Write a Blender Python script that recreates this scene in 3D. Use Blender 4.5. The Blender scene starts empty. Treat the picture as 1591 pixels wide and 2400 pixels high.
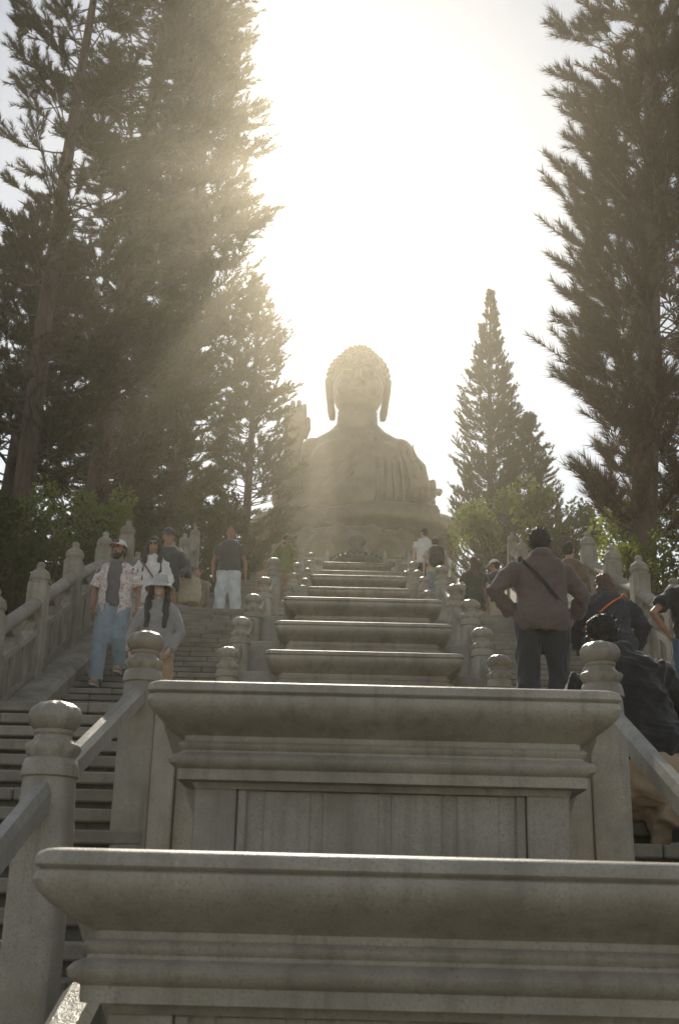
import bpy, math, random
import numpy as np
from mathutils import Vector, Matrix

rng = np.random.default_rng(7)
random.seed(7)
sc = bpy.context.scene
COL = sc.collection
PI = math.pi

# ------------------------------------------------------------------ camera
F_PX, CX = 2800.0, -0.148
pitch, yaw, roll = math.radians(19.0), math.radians(0.679), math.radians(1.478)
fw = Vector((-math.sin(yaw) * math.cos(pitch), math.cos(yaw) * math.cos(pitch), math.sin(pitch)))
rt0 = Vector((math.cos(yaw), math.sin(yaw), 0)); up0 = rt0.cross(fw)
rt = math.cos(roll) * rt0 + math.sin(roll) * up0
up = -math.sin(roll) * rt0 + math.cos(roll) * up0
cam_d = bpy.data.cameras.new('camera'); cam = bpy.data.objects.new('camera', cam_d); COL.objects.link(cam)
M = Matrix((rt, up, -fw)).transposed().to_4x4(); M.translation = Vector((CX, 0, 0))
cam.matrix_world = M
cam_d.sensor_fit = 'VERTICAL'; cam_d.sensor_height = 36.0; cam_d.sensor_width = 24.0
cam_d.lens = F_PX / 2400 * 36
cam_d.clip_start = 0.05; cam_d.clip_end = 5000
cam_d.dof.use_dof = True; cam_d.dof.focus_distance = 14.0; cam_d.dof.aperture_fstop = 6.3
sc.camera = cam

# ------------------------------------------------------------------ sky, sun, exposure
SUN_EL, SUN_AZ = math.radians(34.8), math.radians(-2.7)      # azimuth from +Y towards +X
world = bpy.data.worlds.new('World'); sc.world = world; world.use_nodes = True
wn = world.node_tree; wn.nodes.clear()
sky = wn.nodes.new('ShaderNodeTexSky'); sky.sky_type = 'NISHITA'; sky.sun_disc = False
sky.sun_elevation = SUN_EL; sky.sun_rotation = SUN_AZ
sky.air_density = 1.2; sky.dust_density = 0.1; sky.ozone_density = 1.0; sky.altitude = 400
hsv = wn.nodes.new('ShaderNodeHueSaturation'); hsv.inputs['Saturation'].default_value = 0.42
bg = wn.nodes.new('ShaderNodeBackground'); bg.inputs[1].default_value = 0.12
wo = wn.nodes.new('ShaderNodeOutputWorld')
wn.links.new(sky.outputs[0], hsv.inputs['Color']); wn.links.new(hsv.outputs[0], bg.inputs[0]); wn.links.new(bg.outputs[0], wo.inputs[0])
sun_d = bpy.data.lights.new('sun', 'SUN'); sun_d.energy = 4.5; sun_d.angle = math.radians(0.53); sun_d.color = (1.0, 0.90, 0.74)
sun = bpy.data.objects.new('sun', sun_d); COL.objects.link(sun)
sdir = Vector((math.sin(SUN_AZ) * math.cos(SUN_EL), math.cos(SUN_AZ) * math.cos(SUN_EL), math.sin(SUN_EL)))
sun.rotation_euler = sdir.to_track_quat('Z', 'Y').to_euler(); sun.location = (0, 60, 80)
sc.view_settings.view_transform = 'Standard'; sc.view_settings.look = 'None'
sc.view_settings.exposure = -0.1; sc.view_settings.gamma = 1.0
sc.render.engine = 'CYCLES'
sc.cycles.use_denoising = True
sc.cycles.max_bounces = 8; sc.cycles.diffuse_bounces = 3; sc.cycles.glossy_bounces = 2; sc.cycles.transmission_bounces = 3
sc.cycles.volume_bounces = 1; sc.cycles.transparent_max_bounces = 4
sc.cycles.caustics_reflective = False; sc.cycles.caustics_refractive = False
sc.cycles.sample_clamp_indirect = 6.0

# ------------------------------------------------------------------ materials
def newmat(name):
    m = bpy.data.materials.new(name); m.use_nodes = True
    nt = m.node_tree; nt.nodes.clear()
    out = nt.nodes.new('ShaderNodeOutputMaterial'); p = nt.nodes.new('ShaderNodeBsdfPrincipled')
    nt.links.new(p.outputs[0], out.inputs[0]); return m, nt, p, out

def coords(nt, scale=(1, 1, 1), rnd=True, kind='Object'):
    tc = nt.nodes.new('ShaderNodeTexCoord'); mp = nt.nodes.new('ShaderNodeMapping'); mp.inputs['Scale'].default_value = scale
    nt.links.new(tc.outputs[kind], mp.inputs['Vector'])
    if rnd:
        oi = nt.nodes.new('ShaderNodeObjectInfo'); mu = nt.nodes.new('ShaderNodeMath'); mu.operation = 'MULTIPLY'; mu.inputs[1].default_value = 37.0
        nt.links.new(oi.outputs['Random'], mu.inputs[0]); nt.links.new(mu.outputs[0], mp.inputs['Location'])
    return mp.outputs[0]

def noise(nt, vec, scale, detail=4, rough=.6):
    n = nt.nodes.new('ShaderNodeTexNoise'); n.inputs['Scale'].default_value = scale; n.inputs['Detail'].default_value = detail
    n.inputs['Roughness'].default_value = rough; nt.links.new(vec, n.inputs['Vector']); return n.outputs[0]

def ramp(nt, fac, stops):
    r = nt.nodes.new('ShaderNodeValToRGB'); e = r.color_ramp.elements
    while len(e) < len(stops): e.new(.5)
    for i, (p, c) in enumerate(stops):
        e[i].position = p; e[i].color = (*c, 1) if len(c) == 3 else c
    nt.links.new(fac, r.inputs[0]); return r.outputs[0]

def mix(nt, fac, a, b, mode='MIX'):
    m = nt.nodes.new('ShaderNodeMix'); m.data_type = 'RGBA'; m.blend_type = mode
    for i, v in ((0, fac), (6, a), (7, b)):
        if hasattr(v, 'links') or isinstance(v, bpy.types.NodeSocket): nt.links.new(v, m.inputs[i])
        elif i == 0: m.inputs[0].default_value = v
        else: m.inputs[i].default_value = (*v, 1)
    return m.outputs[2]

def bump(nt, p, h, strength=.3, dist=.01):
    b = nt.nodes.new('ShaderNodeBump'); b.inputs['Strength'].default_value = strength; b.inputs['Distance'].default_value = dist
    nt.links.new(h, b.inputs['Height']); nt.links.new(b.outputs[0], p.inputs['Normal'])

def granite(name, base, dark, warm, rough=.72, drip=.6):
    m, nt, p, _ = newmat(name)
    v = coords(nt)
    speck = noise(nt, v, 110, 3, .75)
    c = ramp(nt, speck, [(.30, tuple(x * .55 for x in base)), (.46, base), (.60, base), (.74, tuple(min(1, x * 1.45) for x in base))])
    st = noise(nt, v, 2.3, 5, .62)
    c = mix(nt, ramp(nt, st, [(.40, (0, 0, 0)), (.66, (.9,) * 3)]), c, dark)
    vd = coords(nt, (9, 9, .55)); dr = noise(nt, vd, 1.6, 4, .6)
    c = mix(nt, ramp(nt, dr, [(.50, (0, 0, 0)), (.72, (drip,) * 3)]), c, tuple(x * .62 for x in dark))
    ws = noise(nt, v, 6.0, 4, .6)
    c = mix(nt, ramp(nt, ws, [(.55, (0, 0, 0)), (.8, (.5,) * 3)]), c, warm)
    oi = nt.nodes.new('ShaderNodeObjectInfo'); c = mix(nt, 1.0, c, ramp(nt, oi.outputs['Random'], [(0, (.88, .875, .86)), (1, (1.08, 1.075, 1.06))]), 'MULTIPLY')
    nt.links.new(c, p.inputs['Base Color']); p.inputs['Roughness'].default_value = rough
    p.inputs['Specular IOR Level'].default_value = .4
    big = noise(nt, v, 14, 3, .6); ad = nt.nodes.new('ShaderNodeMath'); ad.operation = 'MULTIPLY_ADD'; ad.inputs[1].default_value = 1.6; nt.links.new(big, ad.inputs[0]); nt.links.new(speck, ad.inputs[2])
    bump(nt, p, ad.outputs[0], .4, .005); return m

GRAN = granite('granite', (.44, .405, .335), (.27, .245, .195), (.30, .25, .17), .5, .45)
GRAN_R = granite('granite_rail', (.42, .405, .36), (.27, .26, .22), (.34, .29, .2), .26, .3)
GRAN_O = granite('granite_outer', (.40, .365, .305), (.24, .22, .17), (.33, .26, .19), .78)
GRAN_F = granite('granite_polished', (.40, .365, .295), (.25, .22, .165), (.32, .26, .18), .36, .3)
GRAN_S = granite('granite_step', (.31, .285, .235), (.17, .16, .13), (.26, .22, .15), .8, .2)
GRAN_D = granite('granite_riser_shade', (.22, .21, .18), (.12, .115, .09), (.17, .14, .10), .85)  # step stone in a darker tone, painting in shade under the nosings
WHITE_ST = granite('pale_stone', (.62, .60, .54), (.42, .40, .34), (.5, .44, .34), .7, .3)

def plain(name, col, rough=.8, var=.25, scale=9, bs=.25, metal=0.0, sheen=0.0, stretch=(1, 1, 1), bd=.004):
    m, nt, p, _ = newmat(name)
    v = coords(nt, stretch)
    n = noise(nt, v, scale, 5, .65)
    c = ramp(nt, n, [(.3, tuple(x * (1 - var) for x in col)), (.7, tuple(min(1, x * (1 + var)) for x in col))])
    nt.links.new(c, p.inputs['Base Color']); p.inputs['Roughness'].default_value = rough; p.inputs['Metallic'].default_value = metal
    if sheen:
        p.inputs['Sheen Weight'].default_value = sheen
    f = noise(nt, v, scale * 14, 3, .7); bump(nt, p, f, bs, bd); return m

def foliage(name, cols, trans=.35, tcol=None):
    m, nt, p, out = newmat(name); nt.nodes.remove(p)
    g = nt.nodes.new('ShaderNodeNewGeometry')
    c = ramp(nt, g.outputs['Random Per Island'], [(i / max(1, len(cols) - 1), c) for i, c in enumerate(cols)])
    d = nt.nodes.new('ShaderNodeBsdfDiffuse'); t = nt.nodes.new('ShaderNodeBsdfTranslucent'); ms = nt.nodes.new('ShaderNodeMixShader')
    nt.links.new(c, d.inputs[0])
    if tcol:
        t.inputs[0].default_value = (*tcol, 1)
    else: nt.links.new(c, t.inputs[0])
    ms.inputs[0].default_value = trans
    nt.links.new(d.outputs[0], ms.inputs[1]); nt.links.new(t.outputs[0], ms.inputs[2]); nt.links.new(ms.outputs[0], out.inputs[0]); return m

NEEDLE = foliage('needles', [(.034, .040, .014), (.058, .064, .020), (.085, .085, .028), (.080, .062, .024)], .48)
NEEDLE_L = foliage('needles_fresh', [(.046, .054, .018), (.072, .080, .024), (.11, .108, .034)], .52)
NEEDLE_R = foliage('needles_brown', [(.032, .023, .010), (.055, .036, .014), (.085, .054, .020), (.065, .036, .014)], .42)
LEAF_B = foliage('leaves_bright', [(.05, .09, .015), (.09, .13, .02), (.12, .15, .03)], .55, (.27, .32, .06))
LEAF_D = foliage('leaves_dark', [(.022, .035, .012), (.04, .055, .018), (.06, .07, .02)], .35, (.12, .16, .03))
BARK = plain('bark', (.10, .07, .05), .9, .5, 6, .8, stretch=(1, 1, .25), bd=.03)
BRONZE = plain('bronze', (.17, .135, .08), .36, .35, .5, .15, metal=.6, bd=.02)
BRONZE_D = plain('bronze_green', (.10, .11, .08), .5, .4, 3, .2, metal=.4)
EARTH = plain('earth', (.09, .075, .05), .95, .5, 1.2, .6, bd=.05)
SKIN_A = plain('skin_tan', (.42, .24, .16), .55, .12, 8, .08)
SKIN_B = plain('skin_fair', (.60, .40, .30), .55, .1, 8, .08)
SKIN_C = plain('skin_brown', (.32, .17, .11), .55, .12, 8, .08)
HAIR_D = plain('hair_dark', (.018, .013, .010), .45, .5, 8, .6, stretch=(6, 6, .6))
HAIR_B = plain('hair_brown', (.10, .05, .025), .45, .5, 8, .6, stretch=(6, 6, .6))
def cloth(name, col, var=.18, sheen=.3): return plain(name, col, .88, var, 7, .35, sheen=sheen)
BLACKP = plain('black_plastic', (.015, .015, .016), .3, .2, 8, .05)
JEANS_L = cloth('light_denim', (.25, .31, .35)); JEANS_D = cloth('dark_denim', (.030, .033, .038)); JEANS_M = cloth('mid_denim', (.07, .13, .19))
RUBBER = plain('shoe_sole', (.5, .48, .44), .7)

# ------------------------------------------------------------------ mesh helpers
class MB:
    def __init__(s): s.v = []; s.f = []; s.m = []; s.n = 0
    def add(s, v, f, mi=0):
        v = np.asarray(v, float).reshape(-1, 3); s.v.append(v)
        s.f += [tuple(int(i) + s.n for i in q) for q in f]; s.m += [mi] * len(f); s.n += len(v); return s
    def arr(s): return (np.concatenate(s.v) if s.v else np.zeros((0, 3))), s.f

def obj(name, v, f, mat=None, parent=None, smooth=False, mi=None, auto=None):
    me = bpy.data.meshes.new(name); me.from_pydata([tuple(p) for p in np.asarray(v, float)], [], f); me.update()
    mats = mat if isinstance(mat, (list, tuple)) else [mat]
    for m in mats:
        if m: me.materials.append(m)
    if mi is not None: me.polygons.foreach_set('material_index', np.asarray(mi, np.int32))
    if smooth: me.polygons.foreach_set('use_smooth', np.ones(len(me.polygons), bool))
    if auto is not None:
        try: me.set_sharp_from_angle(angle=math.radians(auto))
        except Exception: pass
    o = bpy.data.objects.new(name, me); COL.objects.link(o)
    if parent: o.parent = parent
    return o

def mbobj(name, mb, mat, parent=None, smooth=False, auto=None):
    v, f = mb.arr(); return obj(name, v, f, mat, parent, smooth, mb.m if isinstance(mat, (list, tuple)) else None, auto)

def linked(src, name, parent, loc=(0, 0, 0)):
    o = bpy.data.objects.new(name, src.data); COL.objects.link(o); o.parent = parent; o.location = loc; return o

def tri_mesh(name, v, mat, parent=None, smooth=False):
    """v: (n,3,3) loose triangles"""
    n = len(v); me = bpy.data.meshes.new(name)
    me.vertices.add(n * 3); me.vertices.foreach_set('co', v.astype(np.float32).ravel())
    me.loops.add(n * 3); me.loops.foreach_set('vertex_index', np.arange(n * 3, dtype=np.int32))
    me.polygons.add(n); me.polygons.foreach_set('loop_start', np.arange(0, n * 3, 3, dtype=np.int32)); me.polygons.foreach_set('loop_total', np.full(n, 3, np.int32))
    me.materials.append(mat); me.update(); me.validate()
    o = bpy.data.objects.new(name, me); COL.objects.link(o)
    if parent: o.parent = parent
    return o

def empty(name, loc=(0, 0, 0), rz=0):
    o = bpy.data.objects.new(name, None); COL.objects.link(o); o.location = loc; o.rotation_euler = (0, 0, rz); o.empty_display_size = .2; return o

def tag(o, label=None, cat=None, group=None, kind=None):
    if label: o['label'] = label
    if cat: o['category'] = cat
    if group: o['group'] = group
    if kind: o['kind'] = kind
    return o

def box(x0, x1, y0, y1, z0, z1, b=0.0):
    if b <= 0:
        v = [(x, y, z) for z in (z0, z1) for y in (y0, y1) for x in (x0, x1)]
        return v, [(0, 2, 3, 1), (4, 5, 7, 6), (0, 1, 5, 4), (2, 6, 7, 3), (0, 4, 6, 2), (1, 3, 7, 5)]
    secs = [(z0, b), (z0 + b, 0), (z1 - b, 0), (z1, b)]
    vs, fs = [], []
    for z, k in secs:
        c = b
        vs += [(x0 + c, y0 + k, z), (x1 - c, y0 + k, z), (x1 - k, y0 + c, z), (x1 - k, y1 - c, z), (x1 - c, y1 - k, z), (x0 + c, y1 - k, z), (x0 + k, y1 - c, z), (x0 + k, y0 + c, z)]
    for i in range(3):
        for j in range(8):
            a, q = i * 8 + j, i * 8 + (j + 1) % 8; fs.append((a, q, q + 8, a + 8))
    fs += [tuple(range(7, -1, -1)), tuple(range(24, 32))]
    return vs, fs

def rings(R, closed=True, cap0=True, cap1=True):
    """R: list of (n,3) rings -> verts, faces"""
    n = len(R[0]); v = np.concatenate(R); f = []
    for i in range(len(R) - 1):
        for j in range(n if closed else n - 1):
            a, b = i * n + j, i * n + (j + 1) % n; f.append((a, b, b + n, a + n))
    if cap0: f.append(tuple(range(n - 1, -1, -1)))
    if cap1: f.append(tuple(range((len(R) - 1) * n, len(R) * n)))
    return v, f

def lathe(prof, n=24, lob=None, c=(0, 0, 0), sq=None):
    th = np.linspace(0, 2 * PI, n, endpoint=False); R = []
    for k, (r, z) in enumerate(prof):
        rr = np.full(n, r)
        if lob and lob[k]: a, q = lob[k]; rr = r * (1 + a * np.cos(q * th))
        if sq and sq[k]:
            e = sq[k]; rr = rr / np.power(np.abs(np.cos(th)) ** e + np.abs(np.sin(th)) ** e, 1 / e)
        R.append(np.c_[c[0] + rr * np.cos(th), c[1] + rr * np.sin(th), np.full(n, c[2] + z)])
    return rings(R)

def tube(pts, rad, n=10, flat=None):
    P = np.asarray(pts, float); R = []
    rad = np.broadcast_to(np.asarray(rad, float), (len(P),)) if np.ndim(rad) < 2 else np.asarray(rad)
    T = np.gradient(P, axis=0); T /= np.linalg.norm(T, axis=1, keepdims=True) + 1e-9
    ref = np.array([0, 0, 1.]) if abs(T[0][2]) < .9 else np.array([0, 1., 0])
    u = np.cross(T[0], ref); u /= np.linalg.norm(u)
    th = np.linspace(0, 2 * PI, n, endpoint=False)
    for i in range(len(P)):
        u = u - T[i] * (u @ T[i]); u /= np.linalg.norm(u); w = np.cross(T[i], u)
        r = rad[i]; ru, rw = (r, r) if np.ndim(r) == 0 else r
        R.append(P[i] + np.outer(np.cos(th) * ru, u) + np.outer(np.sin(th) * rw, w))
    return rings(R)

def ellip(c, r, nu=18, nv=10, rot=None):
    R = []
    for i in range(nv + 1):
        ph = PI * (i / nv) * .998 + .001 * PI
        th = np.linspace(0, 2 * PI, nu, endpoint=False)
        R.append(np.c_[np.sin(ph) * np.cos(th) * r[0], np.sin(ph) * np.sin(th) * r[1], np.full(nu, -np.cos(ph) * r[2])])
    v, f = rings(R)
    if rot is not None: v = v @ np.array(rot.to_3x3() if hasattr(rot, 'to_3x3') else rot).T
    return v + np.asarray(c, float), f

def loft(secs, n=24, e=2.3):
    """secs: (cx,cy,cz,rx,ry)"""
    th = np.linspace(0, 2 * PI, n, endpoint=False); R = []
    k = np.power(np.abs(np.cos(th)) ** e + np.abs(np.sin(th)) ** e, -1 / e)
    for cx, cy, cz, rx, ry in secs: R.append(np.c_[cx + rx * k * np.cos(th), cy + ry * k * np.sin(th), np.full(n, cz)])
    return rings(R)

def remesh(v, f, voxel, it=3, fac=.5):
    me = bpy.data.meshes.new('tmp'); me.from_pydata([tuple(p) for p in v], [], f); me.update()
    o = bpy.data.objects.new('tmp', me); COL.objects.link(o)
    r = o.modifiers.new('r', 'REMESH'); r.mode = 'VOXEL'; r.voxel_size = voxel; r.adaptivity = 0
    if it:
        s = o.modifiers.new('s', 'SMOOTH'); s.factor = fac; s.iterations = it
    dg = bpy.context.evaluated_depsgraph_get(); ev = o.evaluated_get(dg); m2 = ev.to_mesh()
    V = np.empty(len(m2.vertices) * 3, np.float32); m2.vertices.foreach_get('co', V); V = V.reshape(-1, 3).astype(float)
    N = np.empty(len(m2.vertices) * 3, np.float32); m2.vertices.foreach_get('normal', N); N = N.reshape(-1, 3).astype(float)
    Fc = [tuple(p.vertices) for p in m2.polygons]
    ev.to_mesh_clear(); bpy.data.objects.remove(o); bpy.data.meshes.remove(me)
    return V, Fc, N

def wrinkle(V, N, amp, k, seed, stretch=(1, 1, 1)):
    r = np.random.default_rng(seed); P = V * np.array(stretch); h = np.zeros(len(V))
    for o in range(4):
        kk = k * (1.6 ** o); d = r.normal(size=3); d /= np.linalg.norm(d); d2 = r.normal(size=3)
        warp = np.sin(P @ d2 * kk * .6 + r.uniform(0, 6)) * 1.3
        h += (1 - 2 * np.abs(np.sin(P @ d * kk + warp + r.uniform(0, 6)))) * .62 ** o
    return V + N * (h * amp)[:, None]

# ------------------------------------------------------------------ stairs layout (Y forward, Z up, eye at z = 0)
SL = .46
FLIGHTS = [(2.93, -1.60, 10.2, 1.67), (12.31, 1.67, 19.0, 4.75), (21.8, 4.75, 27.1, 7.19), (29.7, 7.19, 35.5, 9.86), (38.0, 9.86, 44.0, 12.6)]
LAND = [(-6.0, 2.93, -1.60), (10.2, 12.31, 1.67), (19.0, 21.8, 4.75), (27.1, 29.7, 7.19), (35.5, 38.0, 9.86), (44.0, 60.0, 12.6)]
def floor_z(Y):
    for y0, z0, y1, z1 in FLIGHTS:
        if Y < y0: return z0
        if Y < y1: return z0 + (z1 - z0) * (Y - y0) / (y1 - y0)
    return 12.6 if Y < 60 else 14.6
XL, XR, ML, MR = -3.62, 3.42, -1.33, 1.20

def tread_z(Y):
    for (y0, z0, y1, z1), n in zip(FLIGHTS, NST):
        if y0 <= Y < y1:
            t = (y1 - y0) / n; return z0 + (math.floor((Y - y0) / t) + 1) * (z1 - z0) / n
    return floor_z(Y)
NST = [22, 25, 20, 22, 23]
names = ['lowest', 'second', 'third', 'fourth', 'top']
for fi, (y0, z0, y1, z1) in enumerate(FLIGHTS):
    n = NST[fi]; r = (z1 - z0) / n; t = (y1 - y0) / n
    for side, (xa, xb) in enumerate(((XL, ML), (MR, XR))):
        st = tag(empty('staircase', (0, y0, z0)), 'stone steps of the %s flight, %s of the median pedestals' % (names[fi], ('left', 'right')[side]), 'stairs', 'flights of stone steps', 'structure')
        src = []
        for cuts in ((.31, .70), (.22, .58)):                                          # nosing slabs, joints staggered
            mb = MB(); c = [xa] + [xa + (xb - xa) * q for q in cuts] + [xb]
            for k in range(3): mb.add(*box(c[k] + .003, c[k + 1] - .003, -.05 - .004 * (k == 1), t + .06, r * .46, r - .002 * (k % 2), .010))
            src.append(mb)
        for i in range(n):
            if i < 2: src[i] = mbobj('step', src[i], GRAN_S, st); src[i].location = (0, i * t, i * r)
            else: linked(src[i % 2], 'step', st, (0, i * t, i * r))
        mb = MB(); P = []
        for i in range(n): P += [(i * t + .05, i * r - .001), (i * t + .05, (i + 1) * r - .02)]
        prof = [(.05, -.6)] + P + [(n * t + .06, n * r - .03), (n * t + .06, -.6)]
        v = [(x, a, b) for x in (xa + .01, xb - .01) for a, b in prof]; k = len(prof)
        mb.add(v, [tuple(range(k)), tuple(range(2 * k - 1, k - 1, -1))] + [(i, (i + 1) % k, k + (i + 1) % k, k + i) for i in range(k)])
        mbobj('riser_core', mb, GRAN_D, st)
for li, (y0, y1, z) in enumerate(LAND):
    mb = MB(); mb.add(*box(XL - .4, XR + .4, y0 - .05 if li else y0, y1 + .015, z - .5, z, .008))
    tag(mbobj('landing', mb, GRAN_S), 'flat stone landing between stair flights', 'landing', 'stair landings', 'structure')
# sloping stone median under the pedestals
for fi, (y0, z0, y1, z1) in enumerate(FLIGHTS):
    v = [(x, y, z) for x in (ML + .005, MR - .005) for y, z in ((y0, z0 - .5), (y1, z0 - .5), (y1, z1 - .25), (y0 - .05, z0 - .2))]
    mb = MB(); mb.add(v, [(3, 2, 1, 0), (4, 5, 6, 7), (0, 1, 5, 4), (1, 2, 6, 5), (2, 3, 7, 6), (3, 0, 4, 7)])
    tag(mbobj('median_slope', mb, GRAN_S), kind='structure')
# low sloping coping along both edges of the first flight's median
for sx, nm in ((-1.0, 'left'), (.92, 'right')):
    y0, y1 = 2.6, 4.25
    v = []
    for y in (y0, y1):
        b = floor_z(y) - .1; h = floor_z(y) + .80
        v += [(sx - .07, y, b), (sx + .07, y, b), (sx + .07, y, h - .03), (sx + .04, y, h), (sx - .04, y, h), (sx - .07, y, h - .03)]
    tag(obj('sloping_kerb', v, [(0, 1, 2, 3, 4, 5), (11, 10, 9, 8, 7, 6)] + [(i, i + 6, (i + 1) % 6 + 6, (i + 1) % 6) for i in range(6)], GRAN_R),
        'low sloping stone kerb beside the nearest pedestal, %s side' % nm, 'kerb')

# ------------------------------------------------------------------ pedestals
PEDS = [(3.37, .18), (4.99, .96), (11.82, 2.60), (13.15, 3.23), (14.57, 3.89), (22.53, 6.22), (24.01, 6.89), (31.34, 9.12), (33.17, 9.90)]
PROF = [(0, .952), (-.003, .972), (-.010, .988), (-.022, .998), (-.045, 1.0), (-.052, .992), (-.056, .984), (-.062, .994), (-.085, 1.0), (-.115, .988), (-.150, .952), (-.180, .905), (-.203, .866),
        (-.214, .848), (-.236, .846), (-.240, .862), (-.252, .872), (-.264, .868), (-.275, .855), (-.286, .860), (-.298, .890), (-.315, .905), (-.335, .900), (-.350, .880), (-.356, .870), (-.400, .868), (-.404, .812), (-.43, .80)]
def rrect(hx, hy, rc, z, k=5):
    P = []
    for cx_, cy_, a0 in ((hx - rc, hy - rc, 0), (-hx + rc, hy - rc, 90), (-hx + rc, -hy + rc, 180), (hx - rc, -hy + rc, 270)):
        for i in range(k):
            a = math.radians(a0 + 90 * i / (k - 1)); P.append((cx_ + rc * math.cos(a), cy_ + rc * math.sin(a), z))
    return np.array(P)
HD = .42
def make_ped():
    root = empty('stone_pedestal')
    R = [rrect(hw, HD - (1 - hw), max(.012, .045 - (1 - hw) * .1), z) for z, hw in reversed(PROF)]
    v, f = rings(R); parts = [obj('cornice', v + [0, HD, 0], f, GRAN, root, True, auto=40)]
    mb = MB(); mb.add(*box(-.60, .60, .235, .66, -1.6, -.425))
    for x, w in ((-.40, .10), (-.13, .12), (.15, .11), (.41, .09)):
        mb.add(*box(x - w, x + w, .229, .25, -1.55, -.43, .005))
    parts.append(mbobj('panel', mb, GRAN, root))
    for s in (-1, 1):
        mb = MB(); mb.add(*box(min(s * .615, s * .795), max(s * .615, s * .795), .2, .66, -1.6, -.428, .006)); parts.append(mbobj('corner_block', mb, GRAN, root))
        mb = MB(); mb.add(*box(min(s * .57, s * .612), max(s * .57, s * .612), .212, .30, -1.6, -.429, .006)); parts.append(mbobj('pilaster_strip', mb, GRAN, root))
        t = [(s * .80, -.06), (s * .995, -.10), (s * .985, -.14), (s * .80, -.60)]
        v = [(x, y, z) for y in (.50, .60) for x, z in t]
        parts.append(obj('side_bracket', v, [(0, 1, 2, 3), (7, 6, 5, 4), (0, 4, 5, 1), (1, 5, 6, 2), (2, 6, 7, 3), (3, 7, 4, 0)], GRAN, root))
    mb = MB(); mb.add(*box(-.86, .86, .16, .72, -1.75, -1.2, .02)); parts.append(mbobj('plinth', mb, GRAN, root))
    return root, parts
plab = ['wide moulded stone pedestal filling the bottom of the picture, cut by the frame',
        'large moulded stone pedestal second from the bottom, standing behind the cropped one',
        'stone pedestal just above the two large ones, lowest of three stacked up the middle flight',
        'stone pedestal in the middle of the three stacked up the middle flight',
        'stone pedestal topmost of the three on the middle flight',
        'distant narrow stone pedestal, lower of the pair on the third flight',
        'distant narrow stone pedestal, upper of the pair on the third flight',
        'far thin stone pedestal, lower of the last pair before the bronze urn',
        'farthest stone pedestal directly below the bronze urn']
proot, pparts = make_ped()
for i, (y, z) in enumerate(PEDS):
    if i == 0: r = proot
    else:
        r = empty('stone_pedestal')
        for p in pparts: linked(p, p.name.split('.')[0], r)
    r.location = (0, y, z); tag(r, plab[i], 'pedestal', 'moulded stone pedestals up the median')
    if i >= 2:                                   # flanking walls out to the posts
        for a, b in ((-1.36, -.80), (.80, 1.24)):
            mb = MB(); mb.add(*box(a, b, .62, .74, -1.6, -.11, .01)); mbobj('wing_wall', mb, GRAN_R, r)

# ------------------------------------------------------------------ median balustrades
FIN = [(.001, 0), (.03, -.003), (.068, -.014), (.098, -.034), (.115, -.062), (.116, -.085), (.104, -.110), (.090, -.126), (.083, -.130), (.086, -.138), (.084, -.150), (.079, -.154), (.082, -.168), (.092, -.183),
       (.106, -.190), (.113, -.205), (.109, -.228), (.101, -.246), (.099, -.250), (.110, -.256), (.119, -.285), (.124, -.318), (.124, -.328), (.112, -.334), (.110, -.345)]
FLOB = [0, (.05, 8), (.06, 8), (.055, 8), (.05, 8), (.045, 8), (.03, 8), (.01, 8), 0, 0, 0, 0, 0, (.03, 9), (.08, 9), (.10, 9), (.07, 9), 0, 0, 0, 0, 0, 0, 0, 0]
fv, ff = lathe(list(reversed(FIN)), 72, list(reversed(FLOB)))
FIN_O = obj('finial', fv, ff, GRAN_F, None, True, auto=50); COL.objects.unlink(FIN_O)
SH = [(.112, -.335), (.114, -.42), (.113, -.50), (.112, -.56), (.112, -1.9)]
sv, sf = lathe(list(reversed(SH)), 32, None, (0, 0, 0), list(reversed([0, 2.4, 3.5, 6, 6])))
SHA_O = obj('post', sv, sf, GRAN, None, True, auto=40); COL.objects.unlink(SHA_O)

def rail(a, b, w, h, parent, mat, name='handrail', cut=.1):
    a = np.array(a); b = np.array(b); d = b - a; L = np.linalg.norm(d); d = d / L; a = a + d * cut; b = b - d * cut
    s = np.array([d[1], -d[0], 0]); s /= np.linalg.norm(s); u = np.cross(s, d)
    pr = [(-w, -h), (w, -h), (w, -.035), (w * .55, 0), (-w * .55, 0), (-w, -.035)]
    v = [p + s * x + u * z for p in (a, b) for x, z in pr]
    return obj(name, v, [(0, 1, 2, 3, 4, 5), (11, 10, 9, 8, 7, 6)] + [(i, i + 6, (i + 1) % 6 + 6, (i + 1) % 6) for i in range(6)], mat, parent)

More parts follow.
